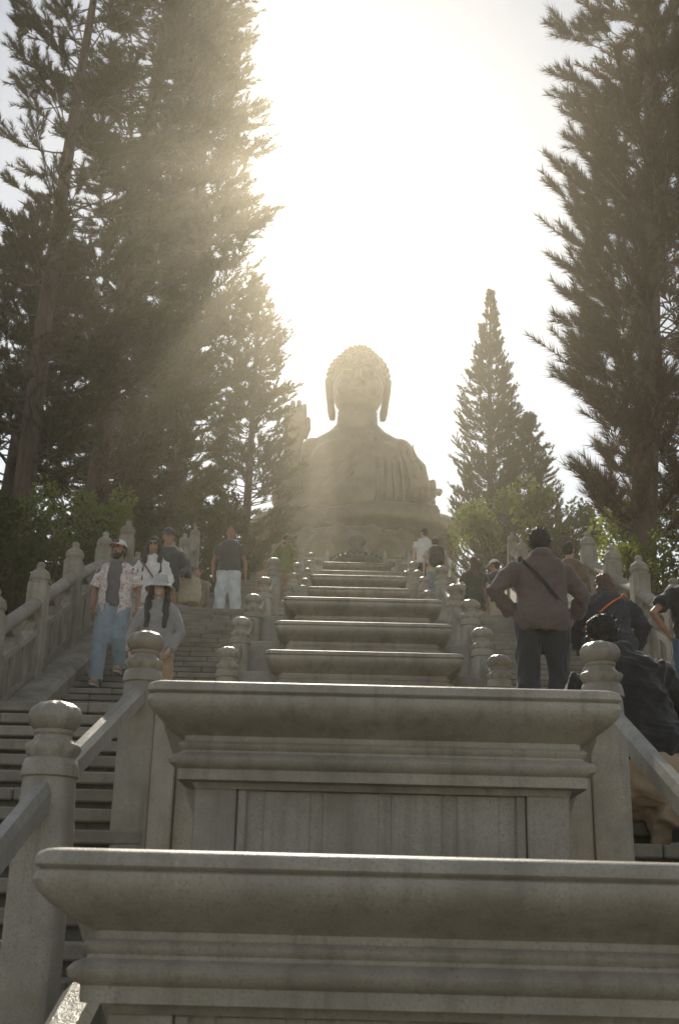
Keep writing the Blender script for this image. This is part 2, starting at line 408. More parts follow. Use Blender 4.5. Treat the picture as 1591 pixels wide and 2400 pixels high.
def median_bal(x, tops, label, pier=False):
    root = tag(empty('median_balustrade', (x, tops[0][0], tops[0][1])), label, 'balustrade', 'balustrades along the median')
    o0 = np.array([x, tops[0][0], tops[0][1]])
    for (y, z) in tops:
        p = bpy.data.objects.new('post', SHA_O.data); COL.objects.link(p); p.parent = root; p.location = (0, y - o0[1], z - o0[2])
        p.rotation_euler = (random.uniform(-.012, .012), random.uniform(-.012, .012), random.uniform(-.03, .03))
        q = bpy.data.objects.new('finial', FIN_O.data); COL.objects.link(q); q.parent = p
        q.rotation_euler = (0, 0, random.uniform(0, 6))
    if pier:
        y, z = tops[2]; s = 1 if x < 0 else -1; c = s * .17
        mb = MB(); mb.add(*box(c - .07, c + .07, y - o0[1] - .10, y - o0[1] + .12, z - o0[2] - 1.9, z - o0[2] - .40, .01)); mbobj('pier', mb, GRAN, root)
        mb = MB(); mb.add(*box(min(c + s * .072, c + s * .34), max(c + s * .072, c + s * .34), y - o0[1] - .02, y - o0[1] + .10, z - o0[2] - 1.9, z - o0[2] - .46, .01)); mbobj('wing_wall', mb, GRAN, root)
    for (ya, za), (yb, zb) in zip(tops, tops[1:]):
        rail(np.array([x, ya, za - .31]) - o0, np.array([x, yb, zb - .31]) - o0, .04, .11, root, GRAN_R)
    return root
PL = [[(3.05, -.06), (5.20, .89), (7.31, 1.70), (9.0, 2.45)], [(12.28, 2.71), (13.57, 3.35), (15.10, 4.04), (16.90, 4.78), (18.7, 5.62)], [(21.9, 5.75), (23.52, 6.50), (25.05, 7.20), (26.83, 7.96)], [(30.2, 8.35), (31.62, 8.94), (33.21, 9.69), (34.3, 10.25), (35.56, 10.88)]]
PR = [[(3.05, -.06), (4.95, .80), (6.78, 1.58), (8.9, 2.4)], [(11.36, 2.49), (12.78, 3.10), (13.97, 3.73), (15.94, 4.47), (18.41, 5.46)], [(21.70, 5.95), (22.98, 6.58), (25.0, 7.3), (26.5, 7.95)], [(28.14, 8.23), (30.2, 8.8), (31.86, 9.52), (34.0, 10.4)]]
# the lowest flight's posts stand wider apart; the third post was shot as the big one beside the second pedestal
PL[0] = [(3.05, -.06), (5.20, .89), (7.31, 1.70)]
PR[0] = [(3.05, -.06), (4.55, .62), (6.78, 1.58)]
fn = ['lowest', 'second', 'third', 'fourth']
for i in range(4):
    median_bal(-1.42, PL[i], 'round-capped stone posts with sloping handrail left of the median pedestals, %s flight' % fn[i], i == 0)
    median_bal(1.29, PR[i], 'round-capped stone posts with sloping handrail right of the median pedestals, %s flight' % fn[i], i == 0)

# ------------------------------------------------------------------ outer balustrades
OFIN = [(.001, 0), (.03, -.004), (.048, -.025), (.050, -.045), (.042, -.068), (.040, -.078), (.060, -.092), (.092, -.118), (.114, -.150), (.119, -.165), (.113, -.172), (.121, -.182), (.124, -.205), (.116, -.228), (.104, -.238), (.106, -.262), (.118, -.268)]
ov, of = lathe(list(reversed(OFIN)), 32); OFIN_O = obj('finial', ov, of, GRAN_O, None, True, auto=45); COL.objects.unlink(OFIN_O)
mb = MB(); mb.add(*box(-.115, .115, -.115, .115, -1.75, -.262, .018)); OSH_O = mbobj('post', mb, GRAN_O); COL.objects.unlink(OSH_O)

def outer_bal(x, tops, label, inner):
    """inner: +1 when the stairs lie towards +X"""
    root = tag(empty('outer_balustrade', (x, tops[0][0], tops[0][1])), label, 'balustrade', 'balustrades at the outer edges')
    o0 = np.array([x, tops[0][0], tops[0][1]])
    for (y, z) in tops:
        p = bpy.data.objects.new('post', OSH_O.data); COL.objects.link(p); p.parent = root; p.location = (0, y - o0[1], z - o0[2])
        q = bpy.data.objects.new('finial', OFIN_O.data); COL.objects.link(q); q.parent = p
    for (ya, za), (yb, zb) in zip(tops, tops[1:]):
        A = np.array([0, ya - o0[1] + .11, za - o0[2]]); B = np.array([0, yb - o0[1] - .11, zb - o0[2]])
        s = (zb - za) / (yb - ya); L = B[1] - A[1]
        A[2] += s * .11; B[2] -= s * .11
        def P(t, dz, dx=0): return A + (B - A) * t + np.array([dx, 0, dz])
        # rounded handrail
        th = np.linspace(0, 2 * PI, 12, endpoint=False); R = []
        for t in (0, 1):
            R.append(np.array([P(t, -.50 + .085 * math.sin(a), .085 * math.cos(a)) for a in th]))
        v, f = rings(R); obj('handrail', v, f, GRAN_O, root, True, auto=50)
        def slab(name, t0, t1, ztop, zbot, hw, mat=GRAN_O):
            v = [P(t, z, dx) for t in (t0, t1) for dx, z in ((-hw, zbot), (hw, zbot), (hw, ztop), (-hw, ztop))]
            return obj(name, v, [(3, 2, 1, 0), (4, 5, 6, 7), (0, 1, 5, 4), (1, 2, 6, 5), (2, 3, 7, 6), (3, 0, 4, 7)], mat, root)
        pan = slab('panel', 0, 1, -.80, -1.45, .05)
        slab('panel_rail', 0, 1, -.785, -.86, .075); slab('panel_rail', 0, 1, -1.27, -1.34, .073)
        for t0, t1 in ((0, .07), (.31, .37), (.63, .69), (.93, 1)): slab('panel_stile', t0, t1, -.855, -1.275, .07)
        # cloud-shaped support under the rail
        for t0, wd in ((.5, .16), (.0, .09), (1.0, .09)):
            prof = [(-.82, 1.0), (-.76, .95), (-.72, .62), (-.69, .5), (-.66, .62), (-.62, .95), (-.575, 1.15)]
            v, f = [], []
            for dx in (-.045, .045):
                for sg in (-1, 1):
                    for z, k in prof: v.append(P(min(1, max(0, t0 + sg * wd * k)), z, dx))
            n = len(prof)
            loop = list(range(n)) + list(range(2 * n - 1, n - 1, -1))
            f = [tuple(loop), tuple(reversed([i + 2 * n for i in loop]))] + [(loop[i], loop[(i + 1) % (2 * n)], loop[(i + 1) % (2 * n)] + 2 * n, loop[i] + 2 * n) for i in range(2 * n)]
            obj('cloud_support', v, f, GRAN_O, root)
    # sloped base stones
    (ya, za), (yb, zb) = tops[0], tops[-1]
    xa, xb = (-.22, .42) if inner > 0 else (-.42, .22)
    n = max(1, round((yb - ya) / 1.6))
    for i in range(n):
        t0, t1 = i / n + .0015, (i + 1) / n - .0015
        v = []
        for t in (t0, t1):
            y = ya + (yb - ya) * t - o0[1]; z = za + (zb - za) * t - o0[2]
            if t == t0 and i == 0: y -= .25; z -= .25 * (zb - za) / (yb - ya)
            v += [(xa, y, z - 2.1), (xb, y, z - 2.1), (xb, y, z - 1.40), (xb - .05 * inner if inner > 0 else xb, y, z - 1.335), (xa if inner > 0 else xa + .05, y, z - 1.335), (xa, y, z - 1.40)]
        obj('base_stone', v, [(0, 1, 2, 3, 4, 5), (11, 10, 9, 8, 7, 6)] + [(i2, i2 + 6, (i2 + 1) % 6 + 6, (i2 + 1) % 6) for i2 in range(6)], GRAN_O, root)
    return root
outer_bal(-3.85, [(12.08, 3.23), (13.70, 4.00), (15.30, 4.76), (17.10, 5.49), (18.75, 6.22)], 'stone balustrade with knobbed posts and panels left of the descending man', 1)
outer_bal(-3.85, [(19.8, 6.0), (21.5, 6.0)], 'short level stone balustrade behind the long-haired woman on the left', 1)
outer_bal(-3.85, [(22.2, 6.75), (23.6, 7.4), (25.2, 8.1), (26.8, 8.8)], 'upper stone balustrade with knobbed posts on the far left flight', 1)
outer_bal(3.62, [(11.9, 3.28), (13.50, 3.92), (15.09, 4.68), (16.63, 5.30), (18.3, 6.05)], 'stone balustrade with knobbed posts right of the climbing visitors', -1)
outer_bal(3.62, [(19.6, 6.0), (21.4, 6.0)], 'short level stone balustrade behind the visitors on the right', -1)
outer_bal(3.62, [(22.2, 6.75), (23.8, 7.48), (25.4, 8.2), (26.9, 8.85)], 'upper stone balustrade on the far right flight', -1)

# ------------------------------------------------------------------ hillside
xs = np.concatenate([np.linspace(-600, -40, 20), np.linspace(-36, 36, 61), np.linspace(40, 600, 20)])
ys = np.concatenate([np.linspace(-500, -20, 14), np.linspace(-16, 130, 118), np.linspace(140, 600, 20)])
def ground_z(x, y):
    if y < 60: b = floor_z(y) if y > -20 else -1.6 + (y + 20) * .12
    elif y < 64: b = 12.6 + (y - 60) * .5
    elif y < 80: b = 14.6
    else: b = 14.6 - (y - 80) * .15
    s = max(0, abs(x) - 4.2)
    w = 1 / (1 + math.exp(-(abs(x) - 4.6) * 3)) if abs(x) < 9 else 1
    return b - .45 - .22 * w + min(s * .05, 1.2) - max(0, s - 30) * .12 + .18 * w * (math.sin(x * .9 + y * .37) + math.sin(y * .8 - x * .5))
V = [(x, y, ground_z(x, y)) for y in ys for x in xs]; nx = len(xs)
Fq = [(j * nx + i, j * nx + i + 1, (j + 1) * nx + i + 1, (j + 1) * nx + i) for j in range(len(ys) - 1) for i in range(nx - 1)]
tag(obj('hillside', V, Fq, EARTH, None, True), kind='structure')

# ------------------------------------------------------------------ trees and shrubs
def poly_mesh(name, v, mat, parent=None):
    """v: (n,k,3) loose k-gons"""
    n, k = v.shape[:2]; me = bpy.data.meshes.new(name)
    me.vertices.add(n * k); me.vertices.foreach_set('co', v.astype(np.float32).ravel())
    me.loops.add(n * k); me.loops.foreach_set('vertex_index', np.arange(n * k, dtype=np.int32))
    me.polygons.add(n); me.polygons.foreach_set('loop_start', np.arange(0, n * k, k, dtype=np.int32)); me.polygons.foreach_set('loop_total', np.full(n, k, np.int32))
    me.materials.append(mat); me.update()
    o = bpy.data.objects.new(name, me); COL.objects.link(o)
    if parent: o.parent = parent
    return o

def unit(a): return a / (np.linalg.norm(a, axis=-1, keepdims=True) + 1e-9)

def needles(B, A, L, N, nl, w, r, ang=(28, 58)):
    """twigs with base B, unit axis A, length L -> (K*N,3,3) triangles"""
    K = len(B); u = r.uniform(.1, 1.0, (K, N, 1)); rad = unit(r.normal(size=(K, N, 3))); Ax = A[:, None, :]
    rad = unit(rad - Ax * (rad * Ax).sum(-1, keepdims=True))
    a = np.radians(r.uniform(ang[0], ang[1], (K, N, 1))) * (1.15 - .45 * u)
    d = unit(Ax * np.cos(a) + rad * np.sin(a) + np.array([0, 0, .16]))
    base = B[:, None, :] + Ax * (L[:, None, None] * u)
    ln = nl * r.uniform(.65, 1.15, (K, N, 1)); side = unit(np.cross(d, r.normal(size=(K, N, 3)))) * (w * .5)
    t = np.stack([base - side, base + side, base + d * ln], axis=2)
    return t.reshape(-1, 3, 3)

def conifer(name, label, base, top, tr, crown, nb, twl, nn, nl, w, seed, mat, rise=(.0, .3), bare=.18, twd=5.0, az_bias=None, cat='tree', group=None):
    r = np.random.default_rng(seed); base = np.array(base, float); top = np.array(top, float)
    root = empty(name, tuple(base)); tag(root, label, cat, group)
    ax = top - base; H = np.linalg.norm(ax)
    bow = np.array([r.uniform(-.25, .25), r.uniform(-.2, .2), 0])
    def tp(t): return ax * t + bow * math.sin(t * PI) * 1.2
    ts = np.linspace(0, 1, 14); tm = MB()
    tm.add(*tube([tp(t) for t in ts], [tr * (1 - .86 * t) * (1.25 if t == 0 else 1) + .012 for t in ts], 10))
    TB, TA, TL = [], [], []
    ks = np.array([c[0] for c in crown]); kr = np.array([c[1] for c in crown])
    for i in range(nb):
        t = r.uniform(ks[0], .995) if i > 8 else .93 + .065 * i / 8
        R = float(np.interp(t, ks, kr)); L = R * r.uniform(.62, 1.12)
        az = r.uniform(0, 2 * PI)
        if az_bias is not None and r.uniform() < .35: az = az_bias + r.normal() * .6
        o = tp(t); hd = np.array([math.cos(az), math.sin(az), 0]); a = r.uniform(-.12, .10) + rise[0]; b = r.uniform(.10, .30) + rise[1]
        S = np.linspace(0, 1, 6); wob = r.normal(size=3) * .06 * L
        P = np.array([o + hd * L * s + np.array([0, 0, L * (a * s + b * s * s)]) + wob * math.sin(s * PI) for s in S])
        br = max(.010, tr * .16 * (1 - t * .6) * min(1, L / 2))
        tm.add(*tube(P[[0, 1, 3, 5]], (br * (1 - .8 * S) + .004)[[0, 1, 3, 5]], 3))
        m = int(3 + L * twd)
        for k in range(m):
            s = 1.0 if k == 0 else bare + (1 - bare) * math.sqrt(r.uniform(.02, 1))
            p = np.array([np.interp(s, S, P[:, c]) for c in range(3)])
            dn = unit(P[min(5, int(s * 5) + 1)] - P[min(4, int(s * 5))])
            off = r.normal() * .75 * (0 if k == 0 else 1)
            d = np.array([dn[0] * math.cos(off) - dn[1] * math.sin(off), dn[0] * math.sin(off) + dn[1] * math.cos(off), dn[2] + r.uniform(-.15, .5) + rise[1] * .6])
            TB.append(p); TA.append(unit(d)); TL.append(twl * (.25 + .75 * min(1, R)) * r.uniform(.6, 1.25) * (1.15 if k == 0 else 1))
    TB = np.array(TB); TA = np.array(TA); TL = np.array(TL)
    # twig stems as thin slivers
    sd = unit(np.cross(TA, r.normal(size=TA.shape))) * .012
    st = np.stack([TB - sd, TB + sd, TB + TA * TL[:, None]], axis=1)
    mbobj('trunk', tm, BARK, root, True)
    nd = needles(TB, TA, TL, nn, nl, w, r)
    poly_mesh('crown', np.concatenate([nd, st]), mat, root)
    return root

C_TALL = [(.12, 1.6), (.25, 2.3), (.5, 2.3), (.8, 1.9), (1, .6)]
conifer('pine_tree', 'tall pine with leaning bare trunk at the left edge of the picture', (-8.35, 28, 6.9), (-7.75, 28, 30), .30, [(.16, 1.5), (.3, 2.0), (.7, 2.2), (1, 1.8)], 210, .58, 66, .22, .022, 11, NEEDLE, (.02, .1), .42, 4.5)
conifer('pine_tree', 'tall dense pine second from the left edge, its trunk leaning towards the statue', (-7.6, 32, 7.6), (-6.3, 32, 35), .36, [(.10, 1.8), (.25, 2.3), (.6, 2.5), (.9, 2.2), (1, 1.0)], 440, .55, 36, .20, .032, 12, NEEDLE, (.02, .1), .2, 6)
conifer('pine_tree', 'tall pine beside the statue, rightmost of the tall left group', (-6.75, 41, 10.8), (-6.75, 41, 37.5), .36, [(.06, 2.2), (.2, 2.9), (.45, 2.75), (.7, 2.35), (1, 1.3)], 440, .6, 32, .22, .040, 13, NEEDLE_L, (.02, .1), .15, 6)
conifer('pine_tree', 'pine filling the gap behind the left trunks', (-9.0, 46, 11.5), (-8.6, 46, 34), .34, [(.08, 2.6), (.3, 3.0), (.6, 2.6), (1, .5)], 300, .65, 28, .24, .048, 14, NEEDLE, (.02, .1), .15, 6)
conifer('pine_tree', 'lower leafy pine at the far left behind the balustrade', (-10.8, 34, 8.6), (-10.5, 34, 22), .28, [(.06, 2.2), (.3, 2.6), (.6, 2.2), (1, .4)], 230, .6, 32, .22, .04, 15, NEEDLE, (.02, .1), .15, 6)
conifer('pine_tree', 'shorter pine covering the raised hand side of the statue', (-4.9, 50, 12.0), (-4.8, 50, 28.5), .24, [(.05, 2.2), (.3, 2.3), (.6, 1.7), (.85, 1.0), (1, .15)], 280, .55, 30, .20, .042, 16, NEEDLE_L, (.02, .12), .15, 6)
conifer('pine_tree', 'tall dark pine along the right edge of the picture', (4.95, 21, 4.3), (6.15, 21, 24), .27, [(.13, 1.1), (.25, 1.45), (.5, 1.6), (.75, 1.6), (1, 1.3)], 250, .62, 120, .25, .014, 17, NEEDLE_R, (.03, .2), .34, 5.2)
conifer('pine_tree', 'pine partly out of frame behind the dark right-edge pine', (8.0, 26, 6.3), (8.3, 26, 28), .28, [(.10, 2.0), (.3, 2.3), (.7, 2.2), (1, 1.2)], 260, .55, 36, .22, .034, 18, NEEDLE_R, (.02, .12), .2, 6)
conifer('conical_conifer', 'slim conical conifer standing alone right of the statue', (5.33, 45, 12.2), (5.50, 45, 25.6), .16, [(.02, 1.5), (.2, 1.55), (.5, 1.25), (.75, .62), (.90, .24), (1, .03)], 600, .34, 28, .13, .030, 19, NEEDLE_L, (.05, .22), .2, 7)
conifer('conical_conifer', 'smaller conifer leaning against the right side of the slim conical one', (6.75, 43, 11.6), (6.65, 43, 18.9), .12, [(.02, 1.5), (.3, 1.4), (.7, .8), (1, .1)], 290, .36, 26, .15, .030, 20, NEEDLE_L, (.05, .2), .2, 7)

def leaves_at(C, size, r, droop=0.0):
    n = len(C); d = unit(r.normal(size=(n, 3)) + np.array([0, 0, -droop])); s = unit(np.cross(d, r.normal(size=(n, 3))))
    L = (size * r.uniform(.6, 1.25, n))[:, None]; W = L * .28
    return np.stack([C, C + d * L * .45 + s * W, C + d * L, C + d * L * .45 - s * W], axis=1)

def shrub(name, label, c, R, n, size, seed, mat, clumps=14, cat='shrub', group='broadleaf shrubs by the stairs', trunk=True):
    r = np.random.default_rng(seed); c = np.array(c, float); R = np.array(R, float)
    root = empty(name, tuple(c - [0, 0, R[2]])); tag(root, label, cat, group)
    dirs = unit(r.normal(size=(clumps, 3))); cc = dirs * R * r.uniform(.35, .95, (clumps, 1)) + [0, 0, R[2]]
    rad = R.min() * r.uniform(.28, .5, clumps)
    idx = r.integers(0, clumps, n); q = unit(r.normal(size=(n, 3))) * (r.uniform(.3, 1, (n, 1)) ** .5) * rad[idx][:, None]
    poly_mesh('crown', leaves_at(cc[idx] + q, size, r, .3), mat, root)
    tm = MB()
    for k in range(clumps):
        p = np.array([0, 0, -.3]); e = cc[k]; mid = (p + e) * .5 + r.normal(size=3) * .12
        tm.add(*tube([p + r.normal(size=3) * .05, mid, e], [.05, .03, .01], 5))
    mbobj('stem', tm, BARK, root, True); return root
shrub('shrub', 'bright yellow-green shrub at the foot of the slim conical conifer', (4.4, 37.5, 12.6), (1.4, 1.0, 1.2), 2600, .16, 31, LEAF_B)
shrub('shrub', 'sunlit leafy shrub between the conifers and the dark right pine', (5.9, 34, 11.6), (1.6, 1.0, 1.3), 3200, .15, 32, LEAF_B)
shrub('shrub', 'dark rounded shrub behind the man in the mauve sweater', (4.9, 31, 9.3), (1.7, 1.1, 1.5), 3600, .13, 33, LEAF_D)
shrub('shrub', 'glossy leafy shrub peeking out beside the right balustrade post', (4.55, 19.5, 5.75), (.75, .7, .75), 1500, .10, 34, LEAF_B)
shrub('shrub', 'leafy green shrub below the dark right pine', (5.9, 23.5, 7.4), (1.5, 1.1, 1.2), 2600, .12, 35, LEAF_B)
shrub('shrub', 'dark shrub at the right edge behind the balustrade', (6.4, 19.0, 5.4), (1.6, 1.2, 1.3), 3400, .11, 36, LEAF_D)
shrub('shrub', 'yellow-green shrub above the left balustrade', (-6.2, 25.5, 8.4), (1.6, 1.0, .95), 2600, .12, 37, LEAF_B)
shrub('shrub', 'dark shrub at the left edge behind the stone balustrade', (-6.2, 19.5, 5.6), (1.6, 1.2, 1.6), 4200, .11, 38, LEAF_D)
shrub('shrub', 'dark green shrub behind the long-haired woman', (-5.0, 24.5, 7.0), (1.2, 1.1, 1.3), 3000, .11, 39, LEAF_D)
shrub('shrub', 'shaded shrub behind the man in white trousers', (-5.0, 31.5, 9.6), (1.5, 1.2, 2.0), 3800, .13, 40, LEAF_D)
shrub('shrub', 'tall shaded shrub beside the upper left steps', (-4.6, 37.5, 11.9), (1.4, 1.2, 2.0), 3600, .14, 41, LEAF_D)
# low growth covering the slopes
r_ = np.random.default_rng(50); n = 52000
ux = r_.uniform(4.45, 20, n) * r_.choice([-1, 1], n); uy = r_.uniform(9, 95, n)
hz = r_.uniform(0, 1, n) ** 1.2 * (1.1 + .9 * (np.sin(ux * .8 + uy * .55) + np.sin(uy * .9)) * .5) * np.clip((np.abs(ux) - 4.2) * .8, .35, 1.5)
G = np.array([ground_z(a, b) for a, b in zip(ux, uy)])
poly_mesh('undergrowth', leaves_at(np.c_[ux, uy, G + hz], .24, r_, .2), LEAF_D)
tag(bpy.data.objects['undergrowth'], 'dark low growth covering the slopes beside the stairs', 'undergrowth', None, 'stuff')

# ------------------------------------------------------------------ giant seated statue on its lotus (front faces -Y)
SY = 110.0
statue = tag(empty('buddha_statue', (0, 66.0, 14.4)), 'giant bronze seated Buddha statue with raised hand rising above the stairs', 'statue'); statue.scale = (.6, .6, .6)
def W(p): return np.array(p, float)
def S(name, mb, vox, mat, it=4, parent=statue, wr=None):
    v, f = mb.arr(); V, Fc, N = remesh(v, f, vox, it)
    if wr: V = wrinkle(V, N, *wr)
    return obj(name, V - np.array([0, 0, 24.0]), Fc, mat, parent, True)
# body: torso, arms, crossed legs
b = MB()
b.add(*loft([(0, .2, 33.6, 7.2, 4.6), (0, .1, 36, 6.4, 4.2), (0, 0, 39, 5.9, 3.9), (0, -.1, 42, 5.5, 3.7), (0, 0, 44, 5.0, 3.2), (0, .1, 45.2, 4.3, 2.6), (0, .2, 46.1, 2.9, 2.2), (0, .1, 47, 2.0, 1.9)], 40, 2.4))
b.add(*ellip((-1.9, -2.2, 42.6), (2.5, 1.7, 1.9))); b.add(*ellip((1.9, -2.2, 42.6), (2.5, 1.7, 1.9)))
b.add(*ellip((0, -2.6, 38.2), (3.6, 1.9, 2.4)))
for s in (-1, 1): b.add(*ellip((s * 4.2, 0, 43.3), (1.7, 2.2, 2.3)))
b.add(*tube([(4.4, 0, 43.6), (5.5, .3, 40.8), (6.2, .0, 38.2), (6.0, -2.5, 37.2), (5.6, -4.6, 37.4)], [1.6, 1.65, 1.6, 1.35, 1.0], 20))
b.add(*tube([(-4.4, 0, 43.6), (-5.8, .5, 41.0), (-7.0, .2, 39.0), (-6.6, -1.8, 40.6), (-6.2, -2.9, 43.2)], [1.7, 1.6, 1.4, 1.2, .85], 20))
b.add(*loft([(0, -.3, 33.4, 10.2, 5.6), (0, -.6, 34.2, 10.0, 6.2), (0, -.6, 35.4, 9.0, 5.8), (0, -.4, 36.4, 7.2, 4.8), (0, 0, 37, 5.6, 3.9)], 40, 2.3))
for s in (-1, 1): b.add(*ellip((s * 7.4, -3.0, 35.0), (2.8, 3.0, 1.7)))
b.add(*tube([(7.4, -4.6, 35.6), (2, -6.2, 35.6), (-3, -5.8, 35.2)], [1.6, 1.3, 1.0], 16))
b.add(*tube([(-7.4, -4.4, 35.4), (-2, -5.6, 34.8), (3, -5.4, 34.6)], [1.6, 1.3, 1.0], 16))
for i in range(4): b.add(*lathe([(1.75, 46.4 + i * .55), (2.12 - i * .03, 46.55 + i * .55), (2.12 - i * .03, 46.75 + i * .55), (1.75, 46.9 + i * .55)], 28))
body = S('body', b, .2, BRONZE)
# robe: draped folds over the shoulder, sleeve and lap
b = MB(); rr = np.random.default_rng(3)
for i in range(7):
    x = 1.7 + i * .62; z1 = 46.2 - i * .22
    b.add(*tube([(x * .9, 1.4, z1 - .1), (x, -.9 - .1 * i, z1 - .15), (x + .15, -2.9 + i * .2, z1 - 1.6), (x + .35 + i * .12, -3.75 + i * .25, 42.0), (x + .4 + i * .2, -4.0 + i * .3, 39.0), (x + .1 + i * .2, -4.3 + .2 * i, 36.6)], [.04, .06, .2, .24, .24, .2], 8))
for i in range(5):
    b.add(*tube([(1.2 + i * .3, -2.2, 45.6 - i * .35), (-.4, -3.75, 42.4 - i * .9), (-2.9, -3.85, 39.6 - i * .65), (-5.0, -2.6, 37.6 - i * .4)], [.2, .24, .24, .2], 8))
for i in range(6):
    b.add(*tube([(-6.8 + i * .3, -4.6 - i * .15, 36.6 - i * .15), (-2.5, -6.2 - .1 * i, 36.2 - i * .35), (2.5, -6.5, 36.3 - i * .32), (7.0 - i * .2, -4.9, 36.5 - i * .2)], .2, 8))
for i in range(6):
    b.add(*tube([(5.2 + i * .12, -1.9 + i * .62, 43.9 - i * .1), (6.75 + .1 * math.sin(i), -1.7 + i * .65, 41.2), (7.5, -1.4 + i * .6, 38.6), (7.5, -1.6 + i * .6, 36.2)], [.04, .2, .24, .2], 8))
S('robe_folds', b, .12, BRONZE, 3)
# head
h = MB()
h.add(*ellip((0, .4, 51.9), (2.95, 3.2, 2.95), 30, 18)); h.add(*ellip((0, -.7, 50.4), (2.55, 2.75, 2.95), 30, 18)); h.add(*ellip((0, -1.5, 48.75), (1.35, 1.6, .95)))
h.add(*tube([(0, -3.25, 51.9), (0, -3.75, 50.6), (0, -3.95, 50.15)], [.22, .36, .42], 10))
for s in (-1, 1):
    h.add(*tube([(s * .25, -3.35, 52.0), (s * 1.0, -3.3, 52.25), (s * 1.9, -2.75, 51.9)], [.16, .2, .14], 8))
    h.add(*ellip((s * 1.05, -2.98, 51.45), (.62, .42, .3))); h.add(*ellip((s * 1.35, -2.55, 50.0), (.85, .6, .85))); h.add(*ellip((s * .42, -3.6, 50.2), (.3, .3, .24)))
h.add(*ellip((0, -3.3, 49.45), (.72, .35, .17))); h.add(*ellip((0, -3.2, 49.1), (.55, .35, .17)))
h.add(*tube([(0, 0, 46.5), (0, 0, 49)], [2.0, 1.85], 24))
head = S('head', h, .1, BRONZE, 3)
for s in (-1, 1):
    e = MB(); e.add(*tube([(s * 2.5, .1, 52.4), (s * 2.78, -.2, 51.6), (s * 2.82, -.1, 50.4), (s * 2.72, -.3, 49.2), (s * 2.58, -.4, 48.2), (s * 2.5, -.4, 47.4)], [(.35, .5), (.45, .75), (.35, .55), (.32, .45), (.36, .5), (.26, .34)], 12)); S('ear', e, .09, BRONZE, 3)
hr = MB(); hr.add(*ellip((0, .55, 52.35), (3.12, 3.2, 2.95), 30, 18)); hr.add(*ellip((0, .8, 54.75), (1.75, 1.85, 1.25), 24, 12))
hair = S('hair', hr, .16, BRONZE, 2)
# snail-shell curls
cv, cf = [], []; nb_ = 0
def curls(c, r, zmin, cnt, size):
    global nb_
    k = np.arange(cnt) + .5; ph = np.arccos(1 - 1.9 * k / cnt); th = PI * (1 + 5 ** .5) * k
    for a, t in zip(ph, th):
        p = np.array([math.cos(t) * math.sin(a) * r[0], math.sin(t) * math.sin(a) * r[1], math.cos(a) * r[2]]) + c
        if p[2] < zmin + max(0, -(p[1] - .2)) * .55: continue
        v, f = lathe([(size, -size * .6), (size * .95, 0), (size * .62, size * .5), (.02, size * .75)], 7)
        n = unit((p - np.array(c)) / np.array(r)); q = np.array(Vector(n).to_track_quat('Z', 'Y').to_matrix())
        v = v @ q.T + p; cv.append(v); cf.extend([tuple(i + nb_ for i in g) for g in f]); nb_ += len(v)
curls((0, .55, 52.35), (3.12, 3.2, 2.95), 51.3, 330, .27); curls((0, .8, 54.75), (1.75, 1.85, 1.25), 54.6, 110, .24)
tag(obj('hair_curls', np.concatenate(cv) - np.array([0, 0, 24.0]), cf, BRONZE, statue, True), kind='stuff')
# raised right hand, palm forward
h = MB()
h.add(*tube([(-6.2, -2.9, 43.0), (-6.1, -3.2, 44.4), (-6.0, -3.3, 45.9)], [(.75, .55), (1.05, .5), (1.1, .45)], 14))
for i, (dx, l) in enumerate(((-.85, 1.6), (-.3, 2.05), (.27, 2.1), (.8, 1.7))):
    h.add(*tube([(-6.0 + dx, -3.3, 45.7), (-6.0 + dx * 1.06, -3.35, 45.8 + l * .55), (-6.0 + dx * 1.06, -3.45, 45.9 + l), (-6.0 + dx * 1.06, -3.45, 46.05 + l)], [.28, .27, .23, .1], 10))
h.add(*tube([(-5.2, -3.3, 44.2), (-4.75, -3.6, 45.1), (-4.75, -3.7, 46.0), (-4.8, -3.7, 46.25)], [.4, .3, .25, .12], 10))
S('raised_hand', h, .08, BRONZE, 2)
# left hand held open over the knee
h = MB()
h.add(*ellip((6.2, -5.6, 38.0), (1.35, 1.0, 1.0))); h.add(*tube([(5.5, -4.0, 37.4), (6.0, -5.4, 38.0)], [.9, .95], 12))
for i in range(4):
    x = 5.35 + i * .55
    h.add(*tube([(x, -5.9, 38.8), (x + .05, -6.6, 38.7), (x + .1, -6.95, 38.0), (x + .1, -6.7, 37.2)], [.3, .31, .29, .22], 10))
h.add(*tube([(7.3, -5.4, 38.2), (7.75, -6.1, 38.0), (7.6, -6.7, 37.5)], [.36, .3, .22], 10))
S('open_hand', h, .08, BRONZE, 2)
# lotus throne
def petal(w, ht, bul):
    R = []
    for i in range(9):
        t = i / 8; ww = w * math.sin(PI * min(1, .28 + .72 * (1 - t) ** .62)) if t < 1 else .05
        ww = w * max(.02, 1 - (max(0, t - .35) / .65) ** 2.2) ** .5
        row = []
        for j in range(9):
            u = -1 + j / 4; x = u * ww; y = -bul * (math.sin(PI * (.15 + .7 * t)) * (1 - .55 * u * u)) - .1 * t
            row.append((x, y, t * ht))
        R.append(np.array(row))
    n = 9; v = np.concatenate(R + [r + [0, .3, -.1] for r in R]); f = []
    for i in range(8):
        for j in range(8):
            a = i * n + j; f += [(a, a + 1, a + n + 1, a + n), (81 + a, 81 + a + n, 81 + a + n + 1, 81 + a + 1)]
    for i in range(8): f += [(i * n, (i + 1) * n, 81 + (i + 1) * n, 81 + i * n), (i * n + 8, 81 + i * n + 8, 81 + (i + 1) * n + 8, (i + 1) * n + 8)]
    for j in range(8): f += [(j, 81 + j, 81 + j + 1, j + 1), (72 + j, 72 + j + 1, 153 + j + 1, 153 + j)]
    return v, f
